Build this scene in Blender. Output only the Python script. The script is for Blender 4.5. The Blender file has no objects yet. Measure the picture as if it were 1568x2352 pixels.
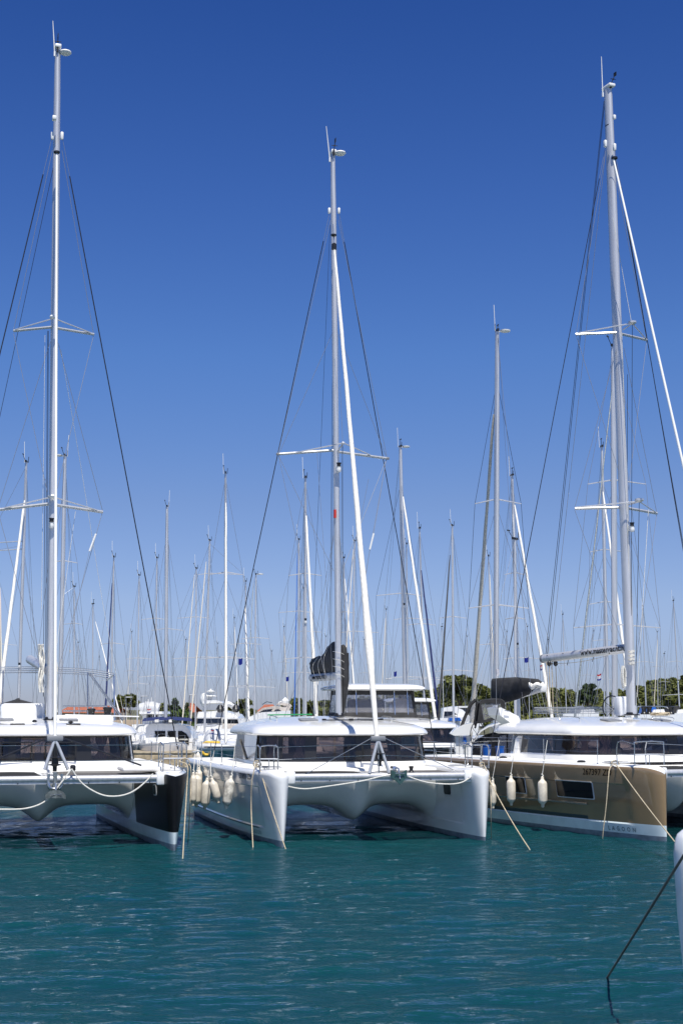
import bpy, math, random
from mathutils import Vector, Matrix
import numpy as np
random.seed(7); np.random.seed(7)
R = math.radians
scene = bpy.context.scene
COL = scene.collection

# ---------------------------------------------------------------- camera, sky, sun
F = 50/36*2352            # focal length in picture units (photo drawn 1568 x 2352)
CX, CY, HORIZ = 784.0, 1176.0, 1640.0
TH = math.atan((HORIZ-CY)/F)
EYE = Vector((0, 0, 3.5))
cam = bpy.data.cameras.new('camera'); cam.lens = 50; cam.sensor_fit = 'VERTICAL'; cam.sensor_height = 36
cam.clip_start = 0.5; cam.clip_end = 9000
camo = bpy.data.objects.new('camera', cam); COL.objects.link(camo)
camo.location = EYE; camo.rotation_euler = (R(90)+TH, 0, 0)
scene.camera = camo

SUN_EL, SUN_AZ = R(63), math.atan2(0.23, -0.97)      # azimuth measured from +Y towards +X
world = bpy.data.worlds.new('World'); scene.world = world; world.use_nodes = True
wn = world.node_tree; wn.nodes.clear()
sky = wn.nodes.new('ShaderNodeTexSky'); sky.sky_type = 'NISHITA'; sky.sun_disc = False
sky.sun_elevation = SUN_EL; sky.sun_rotation = SUN_AZ; sky.altitude = 0
sky.air_density = 1.0; sky.dust_density = 0.35; sky.ozone_density = 3.0
hs_ = wn.nodes.new('ShaderNodeHueSaturation'); hs_.inputs['Saturation'].default_value = 1.18
gm = wn.nodes.new('ShaderNodeGamma'); gm.inputs['Gamma'].default_value = 1.0
bg = wn.nodes.new('ShaderNodeBackground'); bg.inputs['Strength'].default_value = 0.107
wo = wn.nodes.new('ShaderNodeOutputWorld')
wn.links.new(sky.outputs[0], hs_.inputs['Color']); wn.links.new(hs_.outputs[0], gm.inputs['Color'])
tcw = wn.nodes.new('ShaderNodeTexCoord'); sxw = wn.nodes.new('ShaderNodeSeparateXYZ'); rpw = wn.nodes.new('ShaderNodeValToRGB'); mxw = wn.nodes.new('ShaderNodeMixRGB')
mxw.blend_type = 'MULTIPLY'; mxw.inputs[0].default_value = 1
TINT = [(.0, .72, .82, 1.36), (.03, .731, .823, 1.371), (.078, .929, .914, 1.282), (.147, .949, .908, 1.206), (.248, .813, .936, 1.332), (.35, .632, .791, 1.284), (.468, .43, .635, 1.158), (.56, .46, .70, 1.08), (.8, .54, .82, 1.02)]
for i, (p_, *c_) in enumerate(TINT):
    el_ = rpw.color_ramp.elements[0] if i == 0 else (rpw.color_ramp.elements[1] if i == 1 else rpw.color_ramp.elements.new(p_))
    el_.position = p_; el_.color = (*[v/1.45 for v in c_], 1)
wn.links.new(tcw.outputs['Generated'], sxw.inputs[0]); wn.links.new(sxw.outputs['Z'], rpw.inputs[0])
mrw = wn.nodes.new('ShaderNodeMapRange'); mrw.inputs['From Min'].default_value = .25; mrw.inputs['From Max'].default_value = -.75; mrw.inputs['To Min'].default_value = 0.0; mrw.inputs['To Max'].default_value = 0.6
mxh = wn.nodes.new('ShaderNodeVectorMath'); mxh.operation = 'SCALE'; mxh.inputs[0].default_value = (.98, .93, .84)  # warm glow added to the unseen sky behind the camera, fills camera-facing surfaces
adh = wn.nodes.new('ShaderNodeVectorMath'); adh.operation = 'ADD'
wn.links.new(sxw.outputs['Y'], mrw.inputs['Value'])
wn.links.new(gm.outputs[0], mxw.inputs[1]); wn.links.new(rpw.outputs[0], mxw.inputs[2])
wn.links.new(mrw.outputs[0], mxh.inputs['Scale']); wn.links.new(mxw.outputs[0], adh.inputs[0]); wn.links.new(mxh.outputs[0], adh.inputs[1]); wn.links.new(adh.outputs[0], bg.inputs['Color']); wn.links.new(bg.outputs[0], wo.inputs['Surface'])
sl = bpy.data.lights.new('sun', 'SUN'); sl.energy = 5.0; sl.angle = R(0.5); sl.color = (1, .955, .87)
so = bpy.data.objects.new('sun', sl); COL.objects.link(so)
sv = Vector((math.sin(SUN_AZ)*math.cos(SUN_EL), math.cos(SUN_AZ)*math.cos(SUN_EL), math.sin(SUN_EL)))
so.rotation_euler = (-sv).to_track_quat('-Z', 'Y').to_euler(); so.location = (0, -20, 60)
scene.view_settings.view_transform = 'Standard'; scene.view_settings.look = 'None'
scene.view_settings.exposure = 0.2; scene.view_settings.gamma = 1
scene.render.engine = 'CYCLES'
scene.cycles.transparent_max_bounces = 24
scene.cycles.caustics_reflective = True; scene.cycles.caustics_refractive = False

# ---------------------------------------------------------------- materials
def mat(name, col, rough=.5, metal=0, var=0.0, vscale=4, bump=0, bscale=20, spec=.5, coat=0, stretch=None, alpha=1):
    m = bpy.data.materials.new(name); m.use_nodes = True
    nt = m.node_tree; p = nt.nodes['Principled BSDF']
    p.inputs['Base Color'].default_value = (*col, 1); p.inputs['Roughness'].default_value = rough
    p.inputs['Metallic'].default_value = metal; p.inputs['Specular IOR Level'].default_value = spec
    p.inputs['Coat Weight'].default_value = coat; p.inputs['Coat Roughness'].default_value = .04
    tc = None
    if var or bump:
        tc = nt.nodes.new('ShaderNodeTexCoord'); mp = nt.nodes.new('ShaderNodeMapping')
        if stretch: mp.inputs['Scale'].default_value = stretch
        nt.links.new(tc.outputs['Object'], mp.inputs['Vector'])
    if var:
        n = nt.nodes.new('ShaderNodeTexNoise'); n.inputs['Scale'].default_value = vscale; n.inputs['Detail'].default_value = 5
        r = nt.nodes.new('ShaderNodeValToRGB')
        lo = tuple(c*(1-var) for c in col); hi = tuple(min(1, c*(1+var*.6)) for c in col)
        r.color_ramp.elements[0].color = (*lo, 1); r.color_ramp.elements[1].color = (*hi, 1)
        r.color_ramp.elements[0].position = .35; r.color_ramp.elements[1].position = .65
        nt.links.new(mp.outputs[0], n.inputs['Vector']); nt.links.new(n.outputs['Fac'], r.inputs[0])
        nt.links.new(r.outputs[0], p.inputs['Base Color'])
    if bump:
        n2 = nt.nodes.new('ShaderNodeTexNoise'); n2.inputs['Scale'].default_value = bscale; n2.inputs['Detail'].default_value = 4
        b = nt.nodes.new('ShaderNodeBump'); b.inputs['Strength'].default_value = bump; b.inputs['Distance'].default_value = .02
        nt.links.new(mp.outputs[0], n2.inputs['Vector']); nt.links.new(n2.outputs['Fac'], b.inputs['Height'])
        nt.links.new(b.outputs[0], p.inputs['Normal'])
    return m

M = {}
M['gel'] = mat('white_gelcoat', (.80, .80, .79), .18, var=.04, vscale=1.5, coat=.6, bump=.05, bscale=1.2)
M['deck'] = mat('deck_gelcoat', (.80, .79, .76), .45, var=.05, vscale=3)
M['wrap'] = mat('black_hull_film', (.006, .0062, .007), .36, var=.2, vscale=2, bump=.04, bscale=1.5, spec=.22)
M['brown'] = mat('bronze_gelcoat', (.27, .185, .098), .08, var=.06, vscale=1.2, coat=1.0, bump=.04, bscale=1.5)
M['anti'] = mat('grey_antifouling', (.15, .19, .24), .5, var=.25, vscale=5)
M['stripe'] = mat('pale_boot_stripe', (.62, .70, .72), .2, var=.06, vscale=3)
M['dstripe'] = mat('dark_boot_stripe', (.05, .055, .06), .3, var=.1)
M['alu'] = mat('brushed_aluminium', (.64, .64, .645), .32, metal=.45, var=.10, vscale=2, stretch=(6, 6, .35))
M['steel'] = mat('stainless_steel', (.62, .63, .64), .16, metal=.9, var=.05)
M['wire'] = mat('rigging_wire', (.30, .31, .33), .4, metal=.5)
M['bwire'] = mat('black_cover_tube', (.012, .013, .02), .5)
M['wrope'] = mat('white_rope', (.70, .68, .62), .8, var=.2, vscale=40, bump=.5, bscale=80)
M['rope'] = mat('tan_rope', (.50, .42, .29), .85, var=.3, vscale=30, bump=.6, bscale=70)
M['drope'] = mat('dark_rope', (.13, .115, .10), .8, var=.4, vscale=30, bump=.9, bscale=60)
M['black'] = mat('black_plastic', (.015, .015, .016), .35)
M['canvas'] = mat('charcoal_canvas', (.030, .030, .032), .85, var=.35, vscale=4, bump=1.0, bscale=5)
M['navy'] = mat('navy_canvas', (.012, .022, .10), .85, var=.25, vscale=6, bump=.4, bscale=9)
M['sail'] = mat('furled_sailcloth', (.78, .76, .71), .75, var=.10, vscale=6, bump=1.0, bscale=6, stretch=(4, 4, 1))
M['creamsail'] = mat('cream_sailcloth', (.62, .57, .48), .8, var=.15, vscale=6, bump=1.0, bscale=6, stretch=(4, 4, 1))
M['plastic'] = mat('white_plastic', (.78, .78, .76), .35)
M['fender'] = mat('cream_fender_vinyl', (.70, .64, .54), .42, var=.16, vscale=6, bump=.15, bscale=5)
M['fdirt'] = mat('scuffed_fender_vinyl', (.66, .62, .54), .5, var=.5, vscale=7)
M['teal'] = mat('blue_green_hull_paint', (.10, .24, .28), .15, coat=.7, var=.06)
M['anchor'] = mat('galvanised_steel', (.26, .29, .30), .5, metal=.5, var=.3, vscale=20)
M['dspade'] = mat('dull_anchor_steel', (.10, .12, .12), .5, metal=.4, var=.3, vscale=15)
M['danchor'] = mat('painted_anchor_steel', (.03, .075, .07), .4, metal=.2, var=.3, vscale=15)
M['net'] = mat('trampoline_mesh', (.62, .56, .53), .8, var=.1)
M['curtain'] = mat('curtain_cloth', (.70, .58, .54), .9, var=.12, vscale=3)
M['inter'] = mat('cabin_interior', (.30, .22, .16), .6, var=.25, vscale=1.5)
M['uphol'] = mat('cabin_upholstery', (.55, .50, .45), .8, var=.15)
M['red'] = mat('red_sticker', (.55, .03, .02), .4)
M['orange'] = mat('orange_fabric', (.75, .13, .03), .6, var=.1)
M['yellow'] = mat('yellow_plastic', (.75, .48, .04), .5)
M['bluep'] = mat('blue_plastic', (.01, .10, .42), .35, var=.08)
M['grey'] = mat('grey_rubber', (.20, .21, .23), .5, var=.1)
M['lgrey'] = mat('pale_grey_tube', (.55, .56, .58), .5, var=.1)
M['ink'] = mat('dark_lettering', (.008, .008, .010), .95, spec=.02)
M['inkt'] = mat('faint_lettering', (.10, .17, .19), .9, spec=.05)
M['flagb'] = mat('blue_flag_cloth', (.01, .03, .30), .8, var=.1)
M['flagr'] = mat('red_flag_cloth', (.55, .04, .04), .8)
M['flagw'] = mat('white_flag_cloth', (.70, .70, .74), .8)
M['stone'] = mat('quay_stone', (.36, .29, .19), .9, var=.45, vscale=3, bump=.8, bscale=5)
M['concrete'] = mat('pontoon_concrete', (.32, .27, .19), .9, var=.35, vscale=3, bump=.4)
M['land'] = mat('dry_ground', (.13, .13, .07), .95, var=.4, vscale=.08)
M['tile'] = mat('red_roof_tile', (.40, .12, .06), .8, var=.25, vscale=2)
M['wall'] = mat('cream_render', (.50, .40, .30), .85, var=.12, vscale=.8)
M['wallw'] = mat('pale_render', (.60, .60, .58), .85, var=.1, vscale=.8)
M['bark'] = mat('tree_bark', (.11, .075, .05), .9, var=.3)
M['teak'] = mat('teak_rail', (.26, .12, .045), .6, var=.2, vscale=8)
M['greenl'] = mat('green_trim', (.02, .25, .09), .5)

def leafmat(name, c1, c2, c3):
    m = bpy.data.materials.new(name); m.use_nodes = True; nt = m.node_tree; p = nt.nodes['Principled BSDF']
    g = nt.nodes.new('ShaderNodeNewGeometry'); r = nt.nodes.new('ShaderNodeValToRGB')
    r.color_ramp.elements[0].color = (*c1, 1); r.color_ramp.elements[1].color = (*c3, 1)
    e = r.color_ramp.elements.new(.5); e.color = (*c2, 1)
    nt.links.new(g.outputs['Random Per Island'], r.inputs[0]); nt.links.new(r.outputs[0], p.inputs['Base Color'])
    p.inputs['Roughness'].default_value = .75; p.inputs['Specular IOR Level'].default_value = .2
    return m
M['pine'] = leafmat('pine_foliage', (.085, .10, .028), (.11, .125, .034), (.145, .15, .045))
M['cypress'] = leafmat('cypress_foliage', (.03, .05, .022), (.05, .075, .03), (.08, .10, .04))
M['shrub'] = leafmat('shrub_foliage', (.05, .09, .02), (.08, .13, .03), (.12, .17, .04))

def glass(name, tint, trans, rough=.04, bump=0, gcol=(1, 1, 1), haze=None):
    m = bpy.data.materials.new(name); m.use_nodes = True; nt = m.node_tree; nt.nodes.clear()
    o = nt.nodes.new('ShaderNodeOutputMaterial'); mx = nt.nodes.new('ShaderNodeMixShader')
    mx2 = nt.nodes.new('ShaderNodeMixShader')
    t = nt.nodes.new('ShaderNodeBsdfTransparent'); t.inputs[0].default_value = (*tint, 1)
    d = nt.nodes.new('ShaderNodeBsdfDiffuse'); d.inputs[0].default_value = (*(haze or [c*.3 for c in tint]), 1)
    g = nt.nodes.new('ShaderNodeBsdfGlossy'); g.inputs['Roughness'].default_value = rough; g.inputs[0].default_value = (*gcol, 1)
    fr = nt.nodes.new('ShaderNodeFresnel'); fr.inputs[0].default_value = 1.5
    mx2.inputs[0].default_value = trans
    nt.links.new(d.outputs[0], mx2.inputs[1]); nt.links.new(t.outputs[0], mx2.inputs[2])
    nt.links.new(fr.outputs[0], mx.inputs[0]); nt.links.new(mx2.outputs[0], mx.inputs[1]); nt.links.new(g.outputs[0], mx.inputs[2])
    if bump:
        tc = nt.nodes.new('ShaderNodeTexCoord'); mp = nt.nodes.new('ShaderNodeMapping'); mp.inputs['Scale'].default_value = (5, 5, .9)
        n = nt.nodes.new('ShaderNodeTexNoise'); n.inputs['Scale'].default_value = 2.2; n.inputs['Detail'].default_value = 3
        b = nt.nodes.new('ShaderNodeBump'); b.inputs['Strength'].default_value = bump; b.inputs['Distance'].default_value = .08
        nt.links.new(tc.outputs['Object'], mp.inputs[0]); nt.links.new(mp.outputs[0], n.inputs['Vector'])
        nt.links.new(n.outputs['Fac'], b.inputs['Height']); nt.links.new(b.outputs[0], g.inputs['Normal']); nt.links.new(b.outputs[0], fr.inputs['Normal'])
    nt.links.new(mx.outputs[0], o.inputs[0])
    return m
M['glass'] = glass('smoked_window_glass', (.40, .35, .34), .90)
M['dglass'] = mat('dark_port_glass', (.006, .007, .009), .08, spec=.28)
M['vinyl'] = glass('clear_vinyl', (.78, .79, .83), .82, .09, 1.0, haze=(.72, .72, .78))
M['net'] = glass('trampoline_net', (1, 1, 1), .45, .6, haze=(.60, .55, .52), gcol=(.1, .1, .1))
M['bglass'] = glass('blue_yacht_glass', (.03, .06, .14), .3)

def water_mat():
    m = bpy.data.materials.new('sea_water'); m.use_nodes = True; nt = m.node_tree; p = nt.nodes['Principled BSDF']
    p.inputs['Roughness'].default_value = .04; p.inputs['IOR'].default_value = 1.33
    p.inputs['Specular IOR Level'].default_value = .36
    tc = nt.nodes.new('ShaderNodeTexCoord')
    n = nt.nodes.new('ShaderNodeTexNoise'); n.inputs['Scale'].default_value = .12; n.inputs['Detail'].default_value = 3
    r = nt.nodes.new('ShaderNodeValToRGB')
    r.color_ramp.elements[0].color = (.003, .038, .046, 1); r.color_ramp.elements[1].color = (.005, .058, .064, 1)
    nt.links.new(tc.outputs['Object'], n.inputs['Vector']); nt.links.new(n.outputs['Fac'], r.inputs[0]); nt.links.new(r.outputs[0], p.inputs['Base Color'])
    prev = None
    for sc, dist, st, det in (((1.0, 3.0, 1), .08, .6, 2), ((3.2, 10, 1), .045, .8, 3), ((9, 30, 1), .018, .9, 3)):
        mp = nt.nodes.new('ShaderNodeMapping'); mp.inputs['Scale'].default_value = sc; mp.inputs['Rotation'].default_value = (0, 0, random.uniform(-.25, .25))
        nn = nt.nodes.new('ShaderNodeTexNoise'); nn.inputs['Scale'].default_value = 1; nn.inputs['Detail'].default_value = det
        nn.inputs['Distortion'].default_value = .6
        b = nt.nodes.new('ShaderNodeBump'); b.inputs['Strength'].default_value = st; b.inputs['Distance'].default_value = dist
        nt.links.new(tc.outputs['Object'], mp.inputs[0]); nt.links.new(mp.outputs[0], nn.inputs['Vector']); nt.links.new(nn.outputs['Fac'], b.inputs['Height'])
        if prev: nt.links.new(prev.outputs[0], b.inputs['Normal'])
        prev = b
    p.inputs['Specular IOR Level'].default_value = 0
    fr = nt.nodes.new('ShaderNodeFresnel'); fr.inputs[0].default_value = 1.33
    gl = nt.nodes.new('ShaderNodeBsdfGlossy'); gl.inputs['Roughness'].default_value = .03; gl.inputs[0].default_value = (.56, .64, .76, 1)
    mx = nt.nodes.new('ShaderNodeMixShader'); o = nt.nodes['Material Output']
    for q in (fr, gl): nt.links.new(prev.outputs[0], q.inputs['Normal'])
    nt.links.new(fr.outputs[0], mx.inputs[0]); nt.links.new(p.outputs[0], mx.inputs[1]); nt.links.new(gl.outputs[0], mx.inputs[2]); nt.links.new(mx.outputs[0], o.inputs['Surface'])
    return m
M['water'] = water_mat()

# ---------------------------------------------------------------- helpers
def V(*a): return Vector(a)
def empty(name, label, cat, loc=(0, 0, 0), rz=0, group=None):
    o = bpy.data.objects.new(name, None); COL.objects.link(o); o.location = loc; o.rotation_euler = (0, 0, rz)
    o['label'] = label; o['category'] = cat
    if group: o['group'] = group
    return o
def tag(o, label, cat, group=None, kind=None):
    o['label'] = label; o['category'] = cat
    if group: o['group'] = group
    if kind: o['kind'] = kind
    return o

class MB:
    def __init__(s): s.v = []; s.f = []; s.m = []
    def add(s, vs, fs, mi=0):
        b = len(s.v); s.v += [tuple(v) for v in vs]
        for i, f in enumerate(fs):
            s.f.append([b+j for j in f]); s.m.append(mi[i] if isinstance(mi, (list, tuple)) else mi)
        return s
    def tube(s, pts, r, n=8, mi=0, cap=True):
        pts = [Vector(p) for p in pts]; k = len(pts)
        rs = list(r) if isinstance(r, (list, tuple)) else [r]*k
        vs = []; up = None
        for i, p in enumerate(pts):
            t = (pts[min(i+1, k-1)]-pts[max(i-1, 0)]).normalized()
            if up is None:
                up = V(0, 0, 1) if abs(t.z) < .9 else V(1, 0, 0)
            a = (up-t*up.dot(t)).normalized(); up = a; b = t.cross(a)
            for j in range(n):
                an = 2*math.pi*j/n; vs.append(p+(a*math.cos(an)+b*math.sin(an))*rs[i])
        fs = [(i*n+j, i*n+(j+1) % n, (i+1)*n+(j+1) % n, (i+1)*n+j) for i in range(k-1) for j in range(n)]
        if cap: fs += [tuple(range(n-1, -1, -1)), tuple(range((k-1)*n, k*n))]
        return s.add(vs, fs, mi)
    def box(s, c, d, mi=0, rz=0, bev=0, tilt=None):
        c = Vector(c); hx, hy, hz = d[0]/2, d[1]/2, d[2]/2; b = min(bev, hx*.9, hy*.9, hz*.9) if bev else 0
        rot = Matrix.Rotation(rz, 3, 'Z')
        if tilt: rot = rot @ Matrix.Rotation(tilt[1], 3, tilt[0])
        if not b:
            vs = [c+rot@V(x*hx, y*hy, z*hz) for z in (-1, 1) for x, y in ((-1, -1), (1, -1), (1, 1), (-1, 1))]
            return s.add(vs, [(3, 2, 1, 0), (4, 5, 6, 7), (0, 1, 5, 4), (1, 2, 6, 5), (2, 3, 7, 6), (3, 0, 4, 7)], mi)
        rings = []
        for z, ins in ((-hz, b), (-hz+b*.3, b*.3), (-hz+b, 0), (hz-b, 0), (hz-b*.3, b*.3), (hz, b)):
            ring = []
            for sx, sy, a0 in ((1, 1, 0), (-1, 1, 90), (-1, -1, 180), (1, -1, 270)):
                for da in (0, 30, 60, 90):
                    a = R(a0+da); rr = b
                    ring.append(c+rot@V(sx*(hx-rr)+math.cos(a)*(rr-ins*.99), sy*(hy-rr)+math.sin(a)*(rr-ins*.99), z))
            rings.append(ring)
        return s.loft(rings, True, True, True, mi)
    def loft(s, rings, closed=True, c0=False, c1=False, mi=0):
        n = len(rings[0]); vs = [p for r in rings for p in r]; fs = []; ms = []
        for i in range(len(rings)-1):
            for j in range(n if closed else n-1):
                fs.append((i*n+j, i*n+(j+1) % n, (i+1)*n+(j+1) % n, (i+1)*n+j))
                ms.append(mi(i, j) if callable(mi) else mi)
        if c0: fs.append(tuple(range(n-1, -1, -1))); ms.append(mi(0, 0) if callable(mi) else mi)
        if c1: fs.append(tuple(range((len(rings)-1)*n, len(rings)*n))); ms.append(mi(len(rings)-2, 0) if callable(mi) else mi)
        return s.add(vs, fs, ms)
    def lathe(s, c, prof, n=16, mi=0, axis=None):
        c = Vector(c); ax = Vector(axis).normalized() if axis is not None else V(0, 0, 1)
        q = V(0, 0, 1).rotation_difference(ax)
        rings = [[c+q@V(r*math.cos(2*math.pi*j/n), r*math.sin(2*math.pi*j/n), z) for j in range(n)] for r, z in prof]
        return s.loft(rings, True, prof[0][0] > 1e-4, prof[-1][0] > 1e-4, mi)
    def build(s, name, mats, parent=None, ang=38, flat=False):
        me = bpy.data.meshes.new(name); me.from_pydata(s.v, [], s.f)
        for k in (mats if isinstance(mats, (list, tuple)) else [mats]): me.materials.append(M[k] if isinstance(k, str) else k)
        me.polygons.foreach_set('material_index', s.m)
        if not flat:
            me.polygons.foreach_set('use_smooth', [True]*len(s.f)); me.update()
            me.set_sharp_from_angle(angle=R(ang))
        me.update()
        o = bpy.data.objects.new(name, me); COL.objects.link(o)
        if parent: o.parent = parent
        return o
def tubeobj(name, pts, r, m, parent=None, n=6): return MB().tube(pts, r, n).build(name, m, parent)

def sag(p, q, d, n=14):
    p, q = Vector(p), Vector(q)
    return [p.lerp(q, i/n)-V(0, 0, d*4*(i/n)*(1-i/n)) for i in range(n+1)]
def smooth(pts, k=6):
    pts = [Vector(p) for p in pts]; out = []
    for i in range(len(pts)-1):
        p0, p1, p2, p3 = pts[max(i-1, 0)], pts[i], pts[i+1], pts[min(i+2, len(pts)-1)]
        for j in range(k):
            t = j/k; out.append(.5*((2*p1)+(p2-p0)*t+(2*p0-5*p1+4*p2-p3)*t*t+(3*p1-p0-3*p2+p3)*t**3))
    return out+[pts[-1]]

def ray(x, y):
    dx, dy = (x-CX)/F, (CY-y)/F
    return V(dx, math.cos(TH)-dy*math.sin(TH), math.sin(TH)+dy*math.cos(TH))
def ground(x, y, z=0):
    r = ray(x, y); return EYE+r*((z-EYE.z)/r.z)
def atY(x, y, Y):
    r = ray(x, y); return EYE+r*(Y/r.y)
class Frame:
    def __init__(s, o, yaw):
        s.o = Vector((o[0], o[1], 0)); s.yaw = yaw; s.M = Matrix.Rotation(yaw, 3, 'Z'); s.I = s.M.transposed()
    def loc(s, w): return s.I@(Vector(w)-s.o)
    def wor(s, l): return s.M@Vector(l)+s.o
    def L(s, x, y, ly):                      # the boat's own plane y = ly
        e = s.loc(EYE); r = s.I@ray(x, y); return e+r*((ly-e.y)/r.y)
    def LX(s, x, y, lx):
        e = s.loc(EYE); r = s.I@ray(x, y); return e+r*((lx-e.x)/r.x)
    def LZ(s, x, y, z):
        e = s.loc(EYE); r = s.I@ray(x, y); return e+r*((z-e.z)/r.z)

def text_mesh(txt, size, extrude=0, shear=0, spacing=1.0, bold=.012):
    c = bpy.data.curves.new('lettering', 'FONT'); c.body = txt; c.size = size; c.extrude = extrude; c.shear = shear
    c.space_character = spacing; c.offset = size*bold; c.resolution_u = 2
    o = bpy.data.objects.new('lettering', c); COL.objects.link(o)
    dg = bpy.context.evaluated_depsgraph_get(); dg.update()
    me = bpy.data.meshes.new_from_object(o.evaluated_get(dg))
    vs = [v.co.copy() for v in me.vertices]; fs = [tuple(p.vertices) for p in me.polygons]
    bpy.data.objects.remove(o); bpy.data.curves.remove(c); bpy.data.meshes.remove(me)
    return vs, fs

# ---------------------------------------------------------------- hull shape of the three catamarans
class Hull:
    def __init__(s, hs, A=1.05, B=.6, WA=.74, WB=.52, zd=1.97, recess=.035, dip=.17):
        s.dip = dip; s.hs, s.A, s.B, s.WA, s.WB, s.zd, s.rec = hs, A, B, WA, WB, zd, recess
    def rnd(s, y, w=.32): return math.sqrt(max(0, 1-(1-min(y/w, 1))**2))
    def off(s, y, z, outer):
        A, W = (s.A, s.WA) if outer else (s.B, s.WB)
        r = s.rnd(y); g = 1-math.exp(-y/2.3); gw = 1-math.exp(-y/3.8)
        a = .17*r+(A-.17)*g; w = .05*r+(W-.05)*gw; zd = s.deckz(y)
        if z >= 0:
            t = min(z/zd, 1); o = w+(a-w)*(t**.85)
            k = min(max((y-1.0)/.35, 0), 1); k = k*k*(3-2*k)
            if .42 < z < 1.52: o -= s.rec*k
        else: o = w*max(.25, (1+z/.62))**.5
        if z > zd-.14: o -= (.14*(1-math.sqrt(max(0, 1-((z-zd+.14)/.14)**2))))*min(1, a/.2)
        return o
    def deckz(s, y): return s.zd-s.dip*(1-s.rnd(y, .7))
    def pt(s, side, outer, y, z, eps=0):
        o = s.off(y, z, outer)+eps
        return V(side*(s.hs+(o if outer else -o)), y, z)
    def rows(s, y):
        zd = s.deckz(y)
        return [zd, zd-.02, zd-.05, zd-.09, zd-.14, 1.53, 1.50, 1.25, 1.0, .75, .55, .44, .40, .36, .14, .02, -.2, -.45, -.58]
ST = [0, .012, .04, .08, .13, .2, .3, .42, .6, .8, 1.0, 1.1, 1.2, 1.35, 1.6, 1.95, 2.25, 2.4, 3, 4, 5, 6.2, 7.5, 9, 10.5, 11.6, 12.6]
def hull_mesh(h, side, E, name, mats, fn, L=12.6):
    rings = []
    for y in ST:
        if y > L: break
        zs = h.rows(y)
        outer = [h.pt(side, True, y, z) for z in zs]; inner = [h.pt(side, False, y, z) for z in reversed(zs)]
        ring = outer+inner+[V(side*h.hs, y, zs[0]+.012)]
        rings.append(ring if side > 0 else ring[::-1])
    n = len(rings[0]); nr = len(h.rows(1))
    def mi(i, j):
        jj = j if side > 0 else (n-2-j) % n
        y = ST[i]; ysl = (ST[i]+ST[min(i+1, len(ST)-1)])/2
        if jj < nr-1: return fn(True, jj, ysl)
        if jj >= 2*nr-1: return fn(None, -1, ysl)
        if jj == nr-1: return fn(True, nr-2, ysl)
        return fn(False, 2*nr-2-jj, ysl)
    return MB().loft(rings, True, False, True, mi).build(name, mats, E, ang=32)
def patch(h, side, outer, y0, y1, z0, z1, eps, n=6, rad=.05):
    """rounded dark panel lying on the hull skin, with a few millimetres of thickness"""
    cy, hy = (y0+y1)/2, (y1-y0)/2; zs = [z0, z0+rad*.3, z0+rad]+[z0+rad+(z1-z0-2*rad)*k/4 for k in (1, 2, 3)]+[z1-rad, z1-rad*.3, z1]; rows = []
    for z in zs:
        d = max(0, rad-(z-z0), rad-(z1-z)); w = hy-rad+math.sqrt(max(0, rad*rad-d*d))
        rows.append([cy-w+2*w*k/12 for k in range(13)])
    mb = MB()
    mb.loft([[h.pt(side, outer, y, z, eps) for y in r] for r, z in zip(rows, zs)], False)
    rim = [(y, zs[0]) for y in rows[0]]+[(r[-1], z) for r, z in zip(rows[1:-1], zs[1:-1])]+[(y, zs[-1]) for y in reversed(rows[-1])]+[(r[0], z) for r, z in reversed(list(zip(rows[1:-1], zs[1:-1])))]
    mb.loft([[h.pt(side, outer, y, z, -.03) for y, z in rim], [h.pt(side, outer, y, z, eps) for y, z in rim]], True)
    return mb
def hull_text(h, side, outer, txt, y0, z0, size, E, m, shear=0, spacing=1, name='lettering', slope=0):
    vs, fs = text_mesh(txt, size, 0, shear, spacing, .008 if 'ZD' in txt else .012)
    d = -1 if side < 0 else 1
    if not outer: d = -d
    P = [h.pt(side, outer, y0+d*v.x, z0+v.y+slope*v.x, .022) for v in vs]
    return MB().add(P, fs).build(name, m, E, flat=True)

def ring(hw, yf, yb, c, z, p=2.6, n=36, crown=0):
    out = []
    for i in range(n+1):
        t = -math.pi/2+math.pi*i/n; st, ct = math.sin(t), max(math.cos(t), 0)
        x = hw*math.copysign(abs(st)**(2/p), st)
        out.append(V(x, yf+c-c*ct**(2/p), z-crown*(x/hw)**2))
    rb = .5
    out += [V(hw, yb-rb, z-crown), V(hw-.15, yb-.12, z-crown*.9), V(hw-rb, yb, z-crown*.7), V(-hw+rb, yb, z-crown*.7), V(-hw+.15, yb-.12, z-crown*.9), V(-hw, yb-rb, z-crown)]
    return out

def curtain(mb, c, w, z0, z1, dirv, tied=True, mi=0):
    """a gathered curtain hanging inside the glass"""
    c = Vector(c); d = Vector(dirv).normalized(); nrm = V(-d.y, d.x, 0); rings = []
    for k in range(9):
        t = k/8; z = z1+(z0-z1)*t; ww = w*(1-.62*math.exp(-((t-.55)/.2)**2)) if tied else w
        rings.append([c+d*(ww*(j/16-.5))+nrm*(.03*math.sin(j*2.1))+V(0, 0, z-c.z) for j in range(17)])
    mb.loft(rings, False, mi=mi)

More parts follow.
